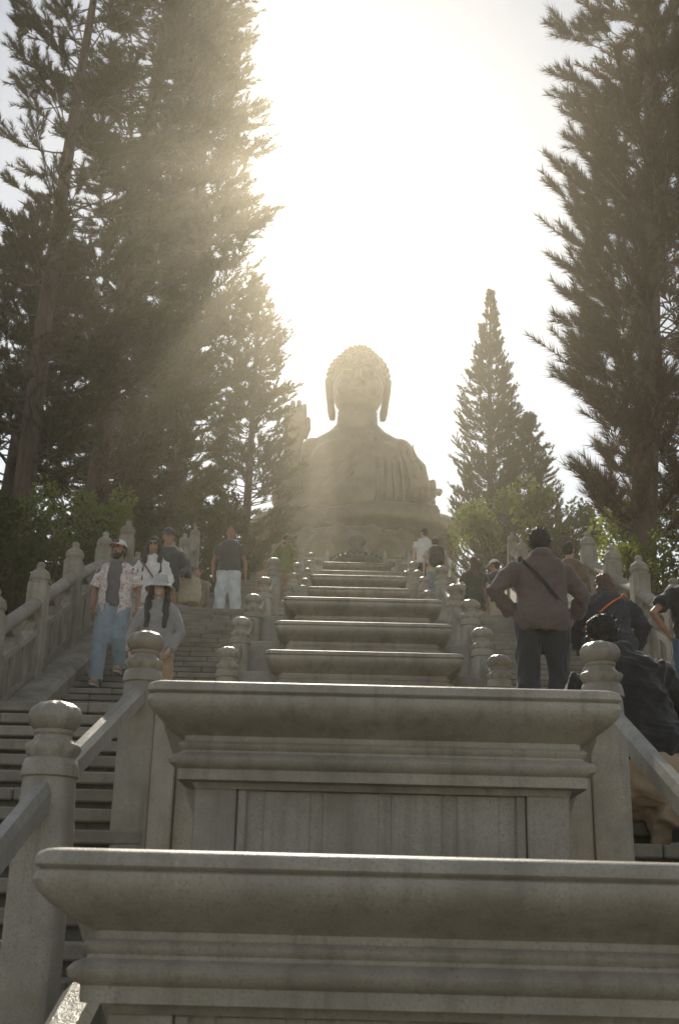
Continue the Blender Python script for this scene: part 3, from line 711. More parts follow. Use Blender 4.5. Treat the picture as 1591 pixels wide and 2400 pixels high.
pv_, pf_ = petal(1.75, 4.3, 1.3); PET = None
for row, (rad, z0, off) in enumerate(((8.6, 28.9, 0), (8.2, 29.6, .5))):
    for i in range(18):
        a = 2 * PI * (i + off) / 18
        if PET is None: PET = o = obj('petal', pv_, pf_, BRONZE, statue, True)
        else: o = linked(PET, 'petal', statue)
        o.location = (math.sin(a) * rad, -math.cos(a) * rad, z0 - 24); o.rotation_euler = (0, 0, a)
mb = MB(); mb.add(*lathe([(9.3, 23.6 - 24), (9.3, 25.5 - 24), (8.7, 25.8 - 24), (8.7, 28.2 - 24), (9.2, 28.5 - 24), (9.2, 29 - 24), (8.3, 29.3 - 24), (8.2, 33.7 - 24), (7.8, 33.9 - 24)], 60)); mbobj('throne', mb, BRONZE, statue, True, 40)

# ------------------------------------------------------------------ bronze urn and white cross fence on the upper landing
urn = tag(empty('bronze_urn', (.05, 45.2, 12.6)), 'dark bronze incense urn with scalloped rim and domed lid above the last pedestal', 'urn')
k = 45.2 / 44
mb = MB(); mb.add(*lathe([(.5, 0), (.62, .06), (.5, .14), (.6, .25), (.95, .5), (1.06, .68), (1.07, .80), (.99, .92), (.85, 1.02), (.6, 1.10), (.3, 1.14)], 36, [0, 0, 0, 0, (.015, 18), (.02, 18), (.02, 18), (.01, 18), 0, 0, 0])); mbobj('bowl', mb, BRONZE_D, urn, True)
mb = MB()
for i in range(26):
    a = 2 * PI * i / 26; mb.add(*ellip((math.cos(a) * 1.0, math.sin(a) * 1.0, .98), (.075, .075, .07), 8, 6))
mbobj('rim_beads', mb, BRONZE_D, urn, True)
mb = MB(); mb.add(*lathe([(.55, 1.12), (.5, 1.2), (.36, 1.38), (.30, 1.5), (.34, 1.56), (.42, 1.66), (.42, 1.78), (.34, 1.9), (.18, 1.98), (.01, 2.0)], 28)); mbobj('lid', mb, BRONZE_D, urn, True)

fence = tag(empty('white_stone_fence', (0, 44.3, 12.6)), 'pale stone cross fence with pierced panels either side of the bronze urn', 'fence')
for s, (a, b_) in enumerate(((-3.0, -1.12), (1.12, 3.0))):
    for x in np.linspace(a, b_, 3):
        mb = MB(); mb.add(*box(x - .075, x + .075, -.075, .075, 0, .86, .012)); p = mbobj('post', mb, WHITE_ST, fence)
        v, f = lathe([(.075, 0), (.085, .05), (.06, .1), (.07, .14), (.035, .2), (.004, .27)], 14, None, (x, 0, .86)); obj('finial', v, f, WHITE_ST, p, True)
    xs_ = np.linspace(a, b_, 3)
    for x0, x1 in zip(xs_, xs_[1:]):
        mb = MB(); mb.add(*box(x0 + .08, x1 - .08, -.055, .055, .66, .76, .012)); mbobj('handrail', mb, WHITE_ST, fence)
        mb = MB(); mb.add(*box(x0 + .08, x1 - .08, -.035, .035, .02, .44, .01)); mbobj('panel', mb, WHITE_ST, fence)
        for xx in (x0 + .14, (x0 + x1) / 2, x1 - .14):
            mb = MB(); mb.add(*box(xx - .05, xx + .05, -.03, .03, .435, .665, .01)); mbobj('baluster', mb, WHITE_ST, fence)

# ------------------------------------------------------------------ people
def rotm(ax, a): return np.array(Matrix.Rotation(a, 3, ax))
TOR = [(.80, .130, .105, 0), (.86, .160, .120, -.01), (.93, .172, .128, -.012), (1.02, .160, .112, 0), (1.12, .152, .106, .004), (1.24, .166, .112, .006), (1.34, .176, .112, .0), (1.40, .172, .100, -.006), (1.44, .150, .086, -.012), (1.475, .100, .074, -.016), (1.50, .066, .066, -.018)]

class Person:
    def __init__(s, label, loc, face, H=1.75, wf=1.0, lean=0, side=0, skin=SKIN_B, seed=1, vox=.016, belly=0):
        s.k = H / 1.75; s.wf = wf; s.lean = math.radians(lean); s.side = math.radians(side); s.skin = skin; s.seed = seed; s.vox = vox; s.belly = belly
        s.root = tag(empty('person', loc, math.radians(face)), label, 'person', 'visitors on the stairs')
        s.arms = {-1: None, 1: None}; s.legs = {-1: None, 1: None}; s.head_rot = (0, 0)
        s.pose()
    def pose(s, al=None, ar=None, ll=None, lr=None, head=(0, 0), hips=0.0, drop=0.0):
        """al/ar: (elbow, wrist) in the upright body frame; ll/lr: (knee, ankle); head: (yaw, pitch) degrees"""
        w = s.wf
        for sg, a, l in ((-1, al, ll), (1, ar, lr)):
            s.arms[sg] = [np.array([sg * .166 * w, -.012, 1.385])] + [np.array(p, float) for p in (a or ((sg * (.178 * w + .065), -.02, 1.13), (sg * (.178 * w + .075), .05, .88)))]
            s.legs[sg] = [np.array([sg * .088 * w, 0, .88])] + [np.array(p, float) for p in (l or ((sg * .10, .015, .48), (sg * .105, -.02, .085)))]
        s.head_rot = (math.radians(head[0]), math.radians(head[1])); s.hips = hips; s.drop = drop
        for sg in (-1, 1): s.legs[sg][0][2] -= drop
        return s
    def up(s, v):
        """upper body transform: lean forward about the hips"""
        v = np.asarray(v, float); c = np.array([0, 0, .92]); R = rotm('X', -s.lean) @ rotm('Y', s.side)
        w = np.clip((v[:, 2:3] - .80) / .22, 0, 1); return v * (1 - w) + (((v - c) @ R.T) + c) * w + np.array([0, s.hips, -s.drop])
    def lo(s, v):
        v = np.asarray(v, float).copy(); w = np.clip(v[:, 2:3] / (.88 - s.drop), 0, 1); return v + np.array([0, s.hips, 0]) * w
    def hd(s, v):
        R = rotm('Z', s.head_rot[0]) @ rotm('X', -s.head_rot[1]); c = np.array([0, -.005, 1.545])
        return s.up((np.asarray(v, float) + np.array([0, .012, 1.635]) - c) @ R.T + c)
    def out(s, name, V, Fc, mat, smooth=True, parent=None):
        return obj(name, np.asarray(V) * s.k, Fc, mat, parent or s.root, smooth)
    def tor(s, z):
        zs = [t[0] for t in TOR]; rx = np.interp(z, zs, [t[1] for t in TOR]) * s.wf; ry = np.interp(z, zs, [t[2] for t in TOR]) * (1 + (s.wf - 1) * .8)
        cy = np.interp(z, zs, [t[3] for t in TOR]); bl = s.belly * math.exp(-((z - 1.06) / .13) ** 2)
        return rx + bl * .5, ry + bl * .6, cy + bl * .4
    def arm_pts(s, sg):
        a, b, c = s.arms[sg]; return [a, a * .5 + b * .5, b, b * .5 + c * .5, c]
    def hand(s, sg, curl=.5, inward=None):
        a, b, c = s.arms[sg]; d = unit(c - b); n = unit(np.array(inward if inward is not None else (-sg, .15, 0.0), float)); n = unit(n - d * (n @ d)); t = np.cross(d, n)
        mb = MB(); P = c + d * .05
        mb.add(*tube([c - d * .02, c + d * .03, c + d * .075, c + d * .095], [(.024, .020), (.040, .017), (.042, .015), (.036, .012)], 10))
        V0 = mb.v[0]; fs = MB()
        # palm flat: wide axis along t
        th = np.linspace(0, 2 * PI, 12, endpoint=False)
        R = [c + d * q + np.outer(np.cos(th) * wt, t) + np.outer(np.sin(th) * wn, n) for q, wt, wn in ((-.02, .024, .021), (.02, .036, .019), (.06, .042, .016), (.092, .040, .013))]
        fs.add(*rings(R))
        for i, (o, L) in enumerate(((-.031, .062), (-.011, .074), (.010, .078), (.030, .070))):
            p0 = c + d * .088 + t * o; cu = curl * (1.1 - .1 * i)
            p1 = p0 + unit(d * math.cos(cu * .7) + n * math.sin(cu * .7)) * L * .45; p2 = p1 + unit(d * math.cos(cu * 1.7) + n * math.sin(cu * 1.7)) * L * .32; p3 = p2 + unit(d * math.cos(cu * 2.5) + n * math.sin(cu * 2.5)) * L * .23
            fs.add(*tube([p0 - d * .015, p0, p1, p2, p3], [.0085, .0092, .0085, .0078, .005], 7))
        q0 = c + d * .025 + t * .032; fs.add(*tube([q0, q0 + unit(d * .7 + t * .6 + n * .25) * .035, q0 + unit(d * .85 + t * .35 + n * .5) * .062, q0 + unit(d * .9 + t * .2 + n * .55) * .078], [.013, .0115, .010, .006], 7))
        return fs.arr()
    def body(s, curl=(.5, .5), inward=(None, None)):
        mb = MB()
        v, f = loft([(0, s.tor(z)[2], z, s.tor(z)[0] * (.84 if z < 1.0 else .92), s.tor(z)[1] * (.84 if z < 1.0 else .92)) for z in [t[0] for t in TOR]] + [(0, -.012, 1.56, .056, .06)], 20); mb.add(s.up(v), f)
        for sg in (-1, 1):
            v, f = tube(s.arm_pts(sg), [.052, .046, .039, .037, .025], 10); mb.add(s.up(v), f)
            h, k, a = s.legs[sg]
            v, f = tube([h + [0, 0, .04], h * .5 + k * .5, k, k * .55 + a * .45, a], [.078 * s.wf, .072, .055, .055, .036], 12); mb.add(s.lo(v), f)
            v, f = tube([a + [0, -.06, -.035], a + [0, .02, -.03], a + [0, .12, -.05], a + [0, .18, -.06]], [(.03, .03), (.038, .04), (.042, .025), (.025, .015)], 10); mb.add(s.lo(v), f)
        V, Fc, N = remesh(*mb.arr(), s.vox * 1.35, 2)
        bm = MB(); bm.add(V, Fc)
        hm = MB()
        hm.add(*ellip((0, -.012, .022), (.074, .094, .093), 20, 14)); hm.add(*ellip((0, .022, -.035), (.060, .068, .075), 18, 12)); hm.add(*ellip((0, .058, -.085), (.028, .026, .024)))
        hm.add(*tube([(0, .085, .02), (0, .105, -.012), (0, .110, -.022)], [.009, .013, .012], 8)); hm.add(*ellip((0, .086, -.052), (.024, .012, .008)))
        for sg in (-1, 1):
            hm.add(*ellip((sg * .030, .080, .016), (.017, .010, .008))); hm.add(*ellip((sg * .076, -.005, -.005), (.010, .018, .03))); hm.add(*ellip((sg * .03, .075, .034), (.024, .012, .007)))
        hm.add(*tube([(0, -.02, -.14), (0, -.012, -.04)], [.056, .056], 14))
        V, Fc, N = remesh(*hm.arr(), .0095, 1); bm.add(s.hd(V), Fc)
        for i, sg in enumerate((-1, 1)):
            v, f = s.hand(sg, curl[i], inward[i]); bm.add(s.up(v), f)
        V, Fc = bm.arr(); s.out('body', V, Fc, s.skin)
        return s
    def shirt(s, mat, hem=.86, sleeve=1.0, off=.022, flare=.0, amp=.008, name='shirt', neck=1.475, cuff=.012, hood=False):
        mb = MB(); zs = [z for z in np.linspace(hem, neck, 15)]
        v, f = loft([(0, s.tor(z)[2], z, s.tor(z)[0] + off + flare * max(0, (1.15 - z)), s.tor(z)[1] + off + flare * max(0, (1.15 - z))) for z in zs] + [(0, -.016, neck + .03, .074, .072)], 28); mb.add(s.up(v), f)
        if sleeve > 0:
            for sg in (-1, 1):
                a, b, c = s.arms[sg]; full = [a + (a - b) * .05, a, a * .5 + b * .5, b, b * .5 + c * .5, c]
                rr = np.array([.052, .062, .058, .052, .049, .040]) + off * .6 + (s.wf - 1) * .05
                if sleeve < 1:
                    full = [full[0], a, a * (1 - sleeve) + b * sleeve * 1.0]; rr = np.array([rr[0], rr[1] + .004, rr[2] + cuff])
                v, f = tube(full, rr, 14); mb.add(s.up(v), f)
        if hood:
            v, f = ellip((0, -.075, 1.495), (.118, .075, .068)); mb.add(s.up(v), f)
        V, Fc, N = remesh(*mb.arr(), s.vox * .9, 3)
        if amp: V = wrinkle(V, N, amp, 17, s.seed, (1, 1, .75))
        return s.out(name, V, Fc, mat)
    def trousers(s, mat, length=1.0, off=.022, amp=.009, name='trousers', flare=.0):
        mb = MB(); v, f = loft([(0, s.tor(z)[2], z, s.tor(z)[0] + off * q, s.tor(z)[1] + off * q) for z, q in zip(np.linspace(.80, .97, 6), (.6, .4, .2, .1, .0, -.1))], 24); mb.add(s.up(v), f)
        if s.drop:
            v, f = ellip((0, -.05 + s.hips, .80 - s.drop), (.215, .19, .19)); mb.add(v, f)
        for sg in (-1, 1):
            h, k, a = s.legs[sg]; P = [h + [0, 0, .05], h * .5 + k * .5, k, k * .55 + a * .45, a + [0, 0, -.01]]; rr = np.array([.098 * s.wf, .084, .064, .064, .056]) + off + np.array([0, 0, .2, .6, 1]) * flare
            if length < 1:
                m_ = length; P = [P[0], h * .6 + k * .4, h * (1 - m_) + k * m_]; rr = np.array([rr[0], rr[1] + .005, rr[1]])
            v, f = tube(P, rr, 16); mb.add(s.lo(v), f)
        V, Fc, N = remesh(*mb.arr(), s.vox * 1.1, 3)
        V = wrinkle(V, N, amp * np.clip((.86 - V[:, 2] - s.drop) / .1, .15, 1), 15, s.seed + 5, (1, 1, .6)); return s.out(name, V, Fc, mat)
    def shoes(s, mat, sole=RUBBER):
        for sg in (-1, 1):
            a = s.legs[sg][2]; mb = MB()
            v, f = tube([a + [0, -.085, -.035], a + [0, -.04, -.025], a + [0, .04, -.018], a + [0, .12, -.04], a + [0, .185, -.055], a + [0, .20, -.06]], [(.028, .03), (.042, .05), (.046, .055), (.050, .036), (.038, .022), (.02, .012)], 12)
            v[:, 2] = np.maximum(v[:, 2], a[2] - .078); mb.add(s.lo(v), f); V, Fc = mb.arr(); sh = s.out('shoe', V, Fc, mat)
            v, f = loft([(a[0], a[1] + .055, a[2] - .086, .048, .145), (a[0], a[1] + .055, a[2] - .066, .050, .147)], 18); s.out('sole', s.lo(v), f, sole, False, sh)
    def hair(s, mat, long=0.0, front=False, vol=1.0, part='hair', bun=False):
        mb = MB(); v, f = ellip((0, -.022, .034), (.083 * vol, .100 * vol, .094 * vol), 20, 14)
        v[:, 2] = np.where((v[:, 1] > .045) & (v[:, 2] < .065), .065 + (v[:, 2] - .065) * .1, v[:, 2])
        mb.add(v, f); mb.add(*ellip((0, -.055, -.02), (.072 * vol, .058, .075)))
        if bun: mb.add(*ellip((0, -.115, .05), (.04, .04, .04)))
        if long:
            mb.add(*tube([(0, -.06, .0), (0, -.085, -.10), (0, -.11, -.20), (0, -.115, -.14 - long)], [(.085 * vol, .05), (.10 * vol, .045), (.105 * vol, .04), (.07, .02)], 14))
            if front:
                for sg in (-1, 1): mb.add(*tube([(sg * .06, .02, .07), (sg * .088, .02, -.02), (sg * .10, .05, -.12), (sg * .10, .095, -.22), (sg * .095, .12, -.15 - long)], [(.025, .03), (.026, .036), (.034, .036), (.045, .03), (.03, .015)], 10))
        V, Fc, N = remesh(*mb.arr(), .011, 2); V = wrinkle(V, N, .005, 34, s.seed, (1, 1, .35))
        r = np.random.default_rng(s.seed); n = 900 if not long else 500; ii = r.integers(0, len(V), n); ii = ii[(V[ii, 1] < .05) | (V[ii, 2] > .06)]
        a = V[ii]; d = unit(N[ii] * .8 + r.normal(size=(len(ii), 3)) * .45 + [0, -.1, -.25 - long]); sd = unit(np.cross(d, r.normal(size=d.shape))) * .0022; e = a + d * r.uniform(.012, .034, (len(ii), 1))
        m0 = len(V); V = np.concatenate([V, a - sd, a + sd, e]); k = len(ii); Fc = Fc + [(m0 + i, m0 + k + i, m0 + 2 * k + i) for i in range(k)]
        return s.out(part, s.hd(V), Fc, mat)
    def beard(s, mat):
        mb = MB(); mb.add(*ellip((0, .045, -.078), (.058, .048, .052))); mb.add(*tube([(-.062, .01, -.01), (-.06, .03, -.07), (0, .075, -.105), (.06, .03, -.07), (.062, .01, -.01)], .02, 8)); mb.add(*ellip((0, .088, -.036), (.03, .012, .008)))
        V, Fc, N = remesh(*mb.arr(), .009, 1); V = wrinkle(V, N, .003, 60, s.seed); s.out('beard', s.hd(V), Fc, mat)
    def cap(s, mat, vmat, turn=0.0, patch=None, ponytail=False):
        R = rotm('Z', math.radians(turn)); v, f = ellip((0, -.018, .050), (.090, .108, .092), 28, 16)
        v[:, 2] = np.maximum(v[:, 2], .048); c = s.out('cap', s.hd(v @ R.T), f, mat)
        P = []
        for z, k in ((.050, 0), (.058, 0)):
            for j in range(13):
                a = PI * (.5 + (j / 12 - .5) * .82); P.append((math.cos(a) * .088, -.018 + math.sin(a) * .105, z))
            for j in range(13):
                a = PI * (.5 + (j / 12 - .5) * .62); P.append((math.cos(a) * .092, .02 + math.sin(a) * .155, z - .022 + .01 * abs(j - 6) / 6 * -1))
        f = []
        for b in (0, 26):
            for j in range(12): f.append((b + j, b + j + 1, b + 14 + j, b + 13 + j))
        f += [(13 + j, 14 + j, 40 + j, 39 + j) for j in range(12)]
        s.out('visor', s.hd(np.array(P) @ R.T), f, vmat, True, c)
        if patch:
            v, f = ellip((0, .078, .092), (.040, .012, .026), 14, 8, rotm('X', .45)); s.out('patch', s.hd(v @ R.T), f, patch, True, c)
        return c
    def bucket(s, mat):
        th = np.linspace(0, 2 * PI, 32, endpoint=False); R = []
        for r, z in ((.005, .150), (.06, .148), (.088, .135), (.098, .08), (.105, .045), (.114, .035), (.150, .004), (.176, -.016), (.173, -.022), (.14, -.002), (.10, .03)):
            R.append(np.c_[np.cos(th) * r * .95, -.01 + np.sin(th) * r * 1.05, np.full(32, z) + .008 * np.sin(3 * th) * (r > .12)])
        v, f = rings(R, cap1=False); return s.out('bucket_hat', s.hd(v), f, mat)
    def glasses(s):
        mb = MB()
        for sg in (-1, 1):
            mb.add(*ellip((sg * .032, .092, .014), (.029, .010, .022), 14, 8)); mb.add(*tube([(sg * .058, .085, .018), (sg * .078, .04, .018), (sg * .080, -.01, .012)], .004, 6))
        mb.add(*tube([(-.012, .1, .018), (.012, .1, .018)], .004, 6)); V, Fc = mb.arr(); s.out('sunglasses', s.hd(V), Fc, BLACKP)
    def eyes(s):
        for sg in (-1, 1):
            v, f = ellip((sg * .030, .0855, .014), (.011, .006, .0055), 10, 6); s.out('eye', s.hd(v), f, HAIR_D)
    def strap(s, z1, z2, mat, off=.034, w=.018, name='strap', flare=0):
        """band round the torso: z1 at the right, z2 at the left"""
        R = []
        for t in np.linspace(0, 2 * PI, 40, endpoint=False):
            x = math.cos(t); z = (z1 + z2) / 2 + (z1 - z2) / 2 * x; z = min(z, 1.455); rx, ry, cy = s.tor(z); rx += off; ry += off
            c = np.array([rx * x, cy + ry * math.sin(t), z]); n = unit(np.array([x / rx, math.sin(t) / ry, 0])); u = np.array([0, 0, 1.])
            R.append(np.array([c - n * .012 - u * w, c + n * .004 - u * w, c + n * .004 + u * w, c - n * .012 + u * w]))
        R.append(R[0]); v, f = rings(R, cap0=False, cap1=False); return s.out(name, s.up(v), f, mat, False)
    def blob(s, name, parts, mat, vox=.014, up_=True, amp=.004, parent=None):
        mb = MB()
        for v, f in parts: mb.add(v, f)
        V, Fc, N = remesh(*mb.arr(), vox, 3); V = wrinkle(V, N, amp, 20, s.seed + 9); return s.out(name, s.up(V) if up_ else V, Fc, mat, True, parent)

C = {k: cloth('cloth_' + k, c) for k, c in dict(mauve=(.135, .098, .085), navy=(.035, .036, .05), black=(.018, .017, .018), charcoal=(.045, .05, .055), grey=(.30, .29, .28), greytee=(.15, .13, .125), white=(.72, .70, .66), cream=(.46, .41, .30), olive=(.20, .22, .07), beige=(.52, .42, .31), khaki=(.36, .24, .14), brown=(.16, .10, .06), paleblue=(.55, .60, .60), orange=(.75, .20, .05), red=(.62, .07, .05), darkgreen=(.04, .05, .035), plaid=(.20, .15, .11)).items()}
def floral():
    m, nt, p, _ = newmat('floral_print'); v = coords(nt, rnd=False)
    vo = nt.nodes.new('ShaderNodeTexVoronoi'); vo.inputs['Scale'].default_value = 13; nt.links.new(v, vo.inputs['Vector'])
    ring = ramp(nt, vo.outputs['Distance'], [(.0, (.30, .07, .06)), (.18, (.62, .30, .22)), (.24, (.10, .12, .16)), (.30, (.72, .68, .62)), (.42, (.74, .70, .64)), (.50, (.40, .22, .30)), (.58, (.74, .70, .64))])
    r2 = ramp(nt, noise(nt, v, 22, 3), [(.48, (.74, .70, .64)), (.56, (.50, .16, .12)), (.62, (.20, .25, .34)), (.68, (.74, .70, .64))])
    c = mix(nt, .38, ring, r2); nt.links.new(c, p.inputs['Base Color']); p.inputs['Roughness'].default_value = .85; return m
FLORAL = floral()
def L(x, y): return (x, y, tread_z(y))

# 1 man coming down on the left: open floral shirt, grey tee, light jeans, white and red cap
p = Person('bearded man in open floral shirt, light jeans and white-and-red cap walking down', L(-3.04, 14.2), 178, 1.78, skin=SKIN_C, seed=21, vox=.014)
p.pose(al=((-.27, -.03, 1.14), (-.30, .08, .90)), ar=((.26, -.02, 1.13), (.24, .10, .90)), ll=((-.11, .10, .50), (-.10, -.06, .20)), lr=((.10, .12, .44), (.11, .16, .0)), head=(-14, -2)); p.body((.9, .9))
p.shirt(C['greytee'], .90, .25, .016, name='tee'); p.trousers(JEANS_L, off=.026, flare=.012); p.shoes(cloth('tan_shoe', (.36, .24, .15)))
def open_panels(p, mat, hem=.80, off=.036, gap=.42):
    R = []
    for z in np.linspace(hem, 1.45, 14):
        rx, ry, cy = p.tor(z); rx += off + .05 * max(0, 1.2 - z); ry += off + .05 * max(0, 1.2 - z); row = []
        for t in np.linspace(PI / 2 + gap, 2 * PI + PI / 2 - gap, 33): row.append((rx * math.cos(t), cy + ry * math.sin(t), z))
        R.append(np.array(row))
    n = 33; O = np.concatenate(R); I = np.concatenate([r * [.95, .95, 1] for r in R]); v = np.concatenate([O, I]); m0 = len(O); f = []
    for i in range(13):
        for j in range(32): a = i * n + j; f += [(a, a + 1, a + n + 1, a + n), (m0 + a, m0 + a + n, m0 + a + n + 1, m0 + a + 1)]
        f += [(i * n, (i + 1) * n, m0 + (i + 1) * n, m0 + i * n), (i * n + 32, m0 + i * n + 32, m0 + (i + 1) * n + 32, (i + 1) * n + 32)]
    f += [(j, m0 + j, m0 + j + 1, j + 1) for j in range(32)]
    v = v + np.c_[np.zeros(len(v)), np.zeros(len(v)), np.zeros(len(v))] + .008 * np.sin(v[:, [2, 0, 1]] * 31)
    o = p.out('open_shirt', p.up(v), f, mat)
    for sg in (-1, 1):
        a, b, c = p.arms[sg]; V, Fc, N = remesh(*tube([a + (a - b) * .08, a, a * .6 + b * .4, a * .12 + b * .88], [.075, .085, .083, .086], 16), .013, 2); V = wrinkle(V, N, .005, 18, 3); p.out('sleeve', p.up(V), Fc, mat, True, o)
open_panels(p, FLORAL); p.hair(HAIR_D); p.beard(HAIR_D); p.eyes(); p.cap(C['white'], C['red'], patch=C['charcoal'])
a, b, c = p.arms[-1]; p.out('wrist_cord', p.up(tube([c + [0, .03, -.08], c + [-.015, .03, -.18], c + [-.03, .03, -.27], c + [-.005, .03, -.30], c + [.01, .03, -.25], c + [-.01, .03, -.18]], .006, 6)[0]), tube([(0, 0, i) for i in range(6)], .006, 6)[1], BLACKP)

# 2 woman in bucket hat
p = Person('woman in grey bucket hat, sunglasses and grey hooded top walking down', (-2.09, 11.75, 1.67), 176, 1.62, .95, 0, skin=SKIN_B, seed=22)
p.pose(al=((-.26, .0, 1.12), (-.18, .12, .92)), ar=((.27, -.01, 1.12), (.25, .10, .88)), head=(4, -3)); p.body((.8, .8))
p.shirt(C['grey'], .84, 1, .03, .10, name='hooded_top', hood=True); p.trousers(C['khaki'], off=.03); p.shoes(C['white']); p.hair(HAIR_D, .34, True, 1.05); p.glasses(); p.bucket(cloth('cloth_hat', (.46, .45, .42)))
# 3 tall woman with long hair
p = Person('woman with long dark hair, sunglasses and white top behind the bucket-hat woman', L(-2.81, 15.35), 184, 1.71, .93, 2, skin=SKIN_A, seed=23)
p.pose(al=((-.26, .02, 1.13), (-.2, .16, .95)), ar=((.25, .02, 1.14), (.2, .18, 1.0)), head=(0, 6)); p.body()
p.shirt(C['white'], .78, 1, .026, .08, name='white_shirt'); p.trousers(C['cream']); p.shoes(C['white']); p.hair(HAIR_D, .42, True, 1.08); p.glasses()
p.strap(1.45, .95, C['brown'], .04)
# 4 man behind with cream jacket, camera and tote
p = Person('man in dark jacket and dark cap carrying a pale tote bag and a camera', L(-2.72, 15.95), 172, 1.78, 1.02, 0, skin=SKIN_A, seed=24)
p.pose(ar=((.29, -.02, 1.12), (.22, .20, 1.04)), al=((-.34, .05, 1.16), (-.36, .24, 1.02)), head=(18, 4)); p.body((1.2, 1.2))
p.shirt(C['charcoal'], .82, 1, .034, .06, name='jacket'); p.trousers(C['khaki']); p.shoes(C['black']); p.hair(HAIR_D); p.cap(C['charcoal'], C['black'], 10)
cmr = MB(); cmr.add(*box(-.44, -.30, .26, .34, .96, 1.06, .012)); cmr.add(*tube([(-.37, .33, 1.01), (-.37, .42, 1.01)], [.036, .034], 14)); V, Fc = cmr.arr()
tag(obj('camera_body', p.up(V) * p.k @ rotm('Z', math.radians(172)).T + np.array(p.root.location), Fc, BLACKP), 'small black camera held by the man with the pale tote bag', 'camera')
tote = p.blob('tote_bag', [loft([(-.34, .0, .70, .14, .07), (-.35, .0, .78, .17, .085), (-.35, 0, .95, .16, .075), (-.34, 0, 1.06, .13, .05)], 22, 3.2)], C['cream'], .014, False, .006)
p.out('bag_strap', tube([(-.40, .03, 1.04), (-.28, .03, 1.25), (-.19, .02, 1.47), (-.24, -.04, 1.25), (-.36, -.03, 1.04)], .012, 6)[0], tube([(0, 0, i) for i in range(5)], .012, 6)[1], C['cream'], True, tote)
# 5 shorter visitor behind
p = Person('small visitor in brown jacket partly hidden behind the tote bag', (-2.98, 21.3, 4.75), 175, 1.40, .98, 6, skin=SKIN_A, seed=25)
p.pose(); p.body(); p.shirt(C['plaid'], .84, 1, .03, .06, name='jacket'); p.trousers(C['khaki']); p.shoes(C['white']); p.hair(HAIR_B)
# 6 man in dark tee and white trousers
p = Person('man in dark tee and loose white trousers standing at the top of the left steps', (-2.26, 19.8, 4.75), 183, 1.75, 1.0, 0, skin=SKIN_C, seed=26)
p.pose(al=((-.27, -.04, 1.13), (-.29, .03, .87)), ar=((.28, -.05, 1.13), (.27, .04, .87)), ll=((-.13, .03, .48), (-.16, -.01, .085)), lr=((.12, .05, .48), (.13, .03, .085))); p.body()
p.shirt(C['charcoal'], .92, .62, .026, .05, name='tee'); p.trousers(C['paleblue'], off=.032, flare=.02); p.shoes(C['white']); p.hair(HAIR_D); p.eyes()
# 7 person photographing
p = Person('person in olive top and dark cap holding a phone up to photograph', L(-1.62, 25.4), 178, 1.70, .98, 0, skin=SKIN_A, seed=27)
p.pose(al=((-.27, .14, 1.22), (-.09, .30, 1.46)), ar=((.27, .14, 1.22), (.09, .30, 1.46)), head=(0, 0)); p.body((1.0, 1.0), ((1, 0, 0), (-1, 0, 0)))
p.shirt(C['olive'], .84, 1, .03, .05, name='top'); p.trousers(C['khaki']); p.shoes(C['black']); p.hair(HAIR_D); p.cap(C['darkgreen'], C['darkgreen'])
V, Fc = box(-.04, .04, .335, .345, 1.46, 1.62); tag(obj('phone', np.array(V) * p.k @ rotm('Z', math.radians(178)).T + np.array(p.root.location), Fc, BLACKP), 'phone held up by the person in the olive top', 'phone')
# 8 far small person
p = Person('distant visitor in green cap on the upper left steps', (-2.36, 29.6, 7.19), 180, 1.62, 1, skin=SKIN_A, seed=28, vox=.02)
p.pose(); p.body(); p.shirt(C['khaki'], .86, .6, .024, name='shirt'); p.trousers(C['charcoal']); p.shoes(C['black']); p.hair(HAIR_B); p.cap(C['olive'], C['olive'])
# 9 white tee
p = Person('man in white tee climbing, just left of the backpacker', L(1.55, 26.7), 4, 1.78, 1.02, 6, skin=SKIN_B, seed=29)
p.pose(head=(20, 0)); p.body(); p.shirt(C['white'], .86, .62, .03, .06, name='tee'); p.trousers(C['charcoal']); p.shoes(C['white']); p.hair(HAIR_D)
# 10 backpacker
p = Person('man in beige tee and cap with large black backpack climbing', L(1.72, 25.7), -3, 1.74, 1.02, 6, skin=SKIN_B, seed=30)
p.pose(ll=((-.10, .10, .52), (-.10, .0, .17)), lr=((.10, .02, .48), (.10, -.05, .07))); p.body(); p.shirt(C['beige'], .86, .6, .03, .05, name='tee'); p.trousers(JEANS_L, off=.03); p.shoes(C['white']); p.hair(HAIR_B); p.cap(C['khaki'], C['khaki'])
bp = p.blob('backpack', [loft([(.03, -.25, .96, .15, .09), (.03, -.27, 1.02, .18, .12), (.03, -.27, 1.25, .175, .12), (.03, -.25, 1.38, .15, .10), (.03, -.22, 1.44, .10, .06)], 24, 3.0), loft([(.03, -.38, 1.0, .12, .05), (.03, -.39, 1.18, .12, .05), (.03, -.37, 1.24, .10, .03)], 20, 3.0)], C['black'])
for sg in (-1, 1): p.out('shoulder_strap', p.up(tube([(sg * .11, -.20, 1.40), (sg * .115, -.07, 1.47), (sg * .12, .08, 1.40), (sg * .13, .11, 1.2), (sg * .17, -.1, 1.02)], [(.022, .008)] * 5, 8)[0]), tube([(0, 0, i) for i in range(5)], .01, 8)[1], C['black'], True, bp)
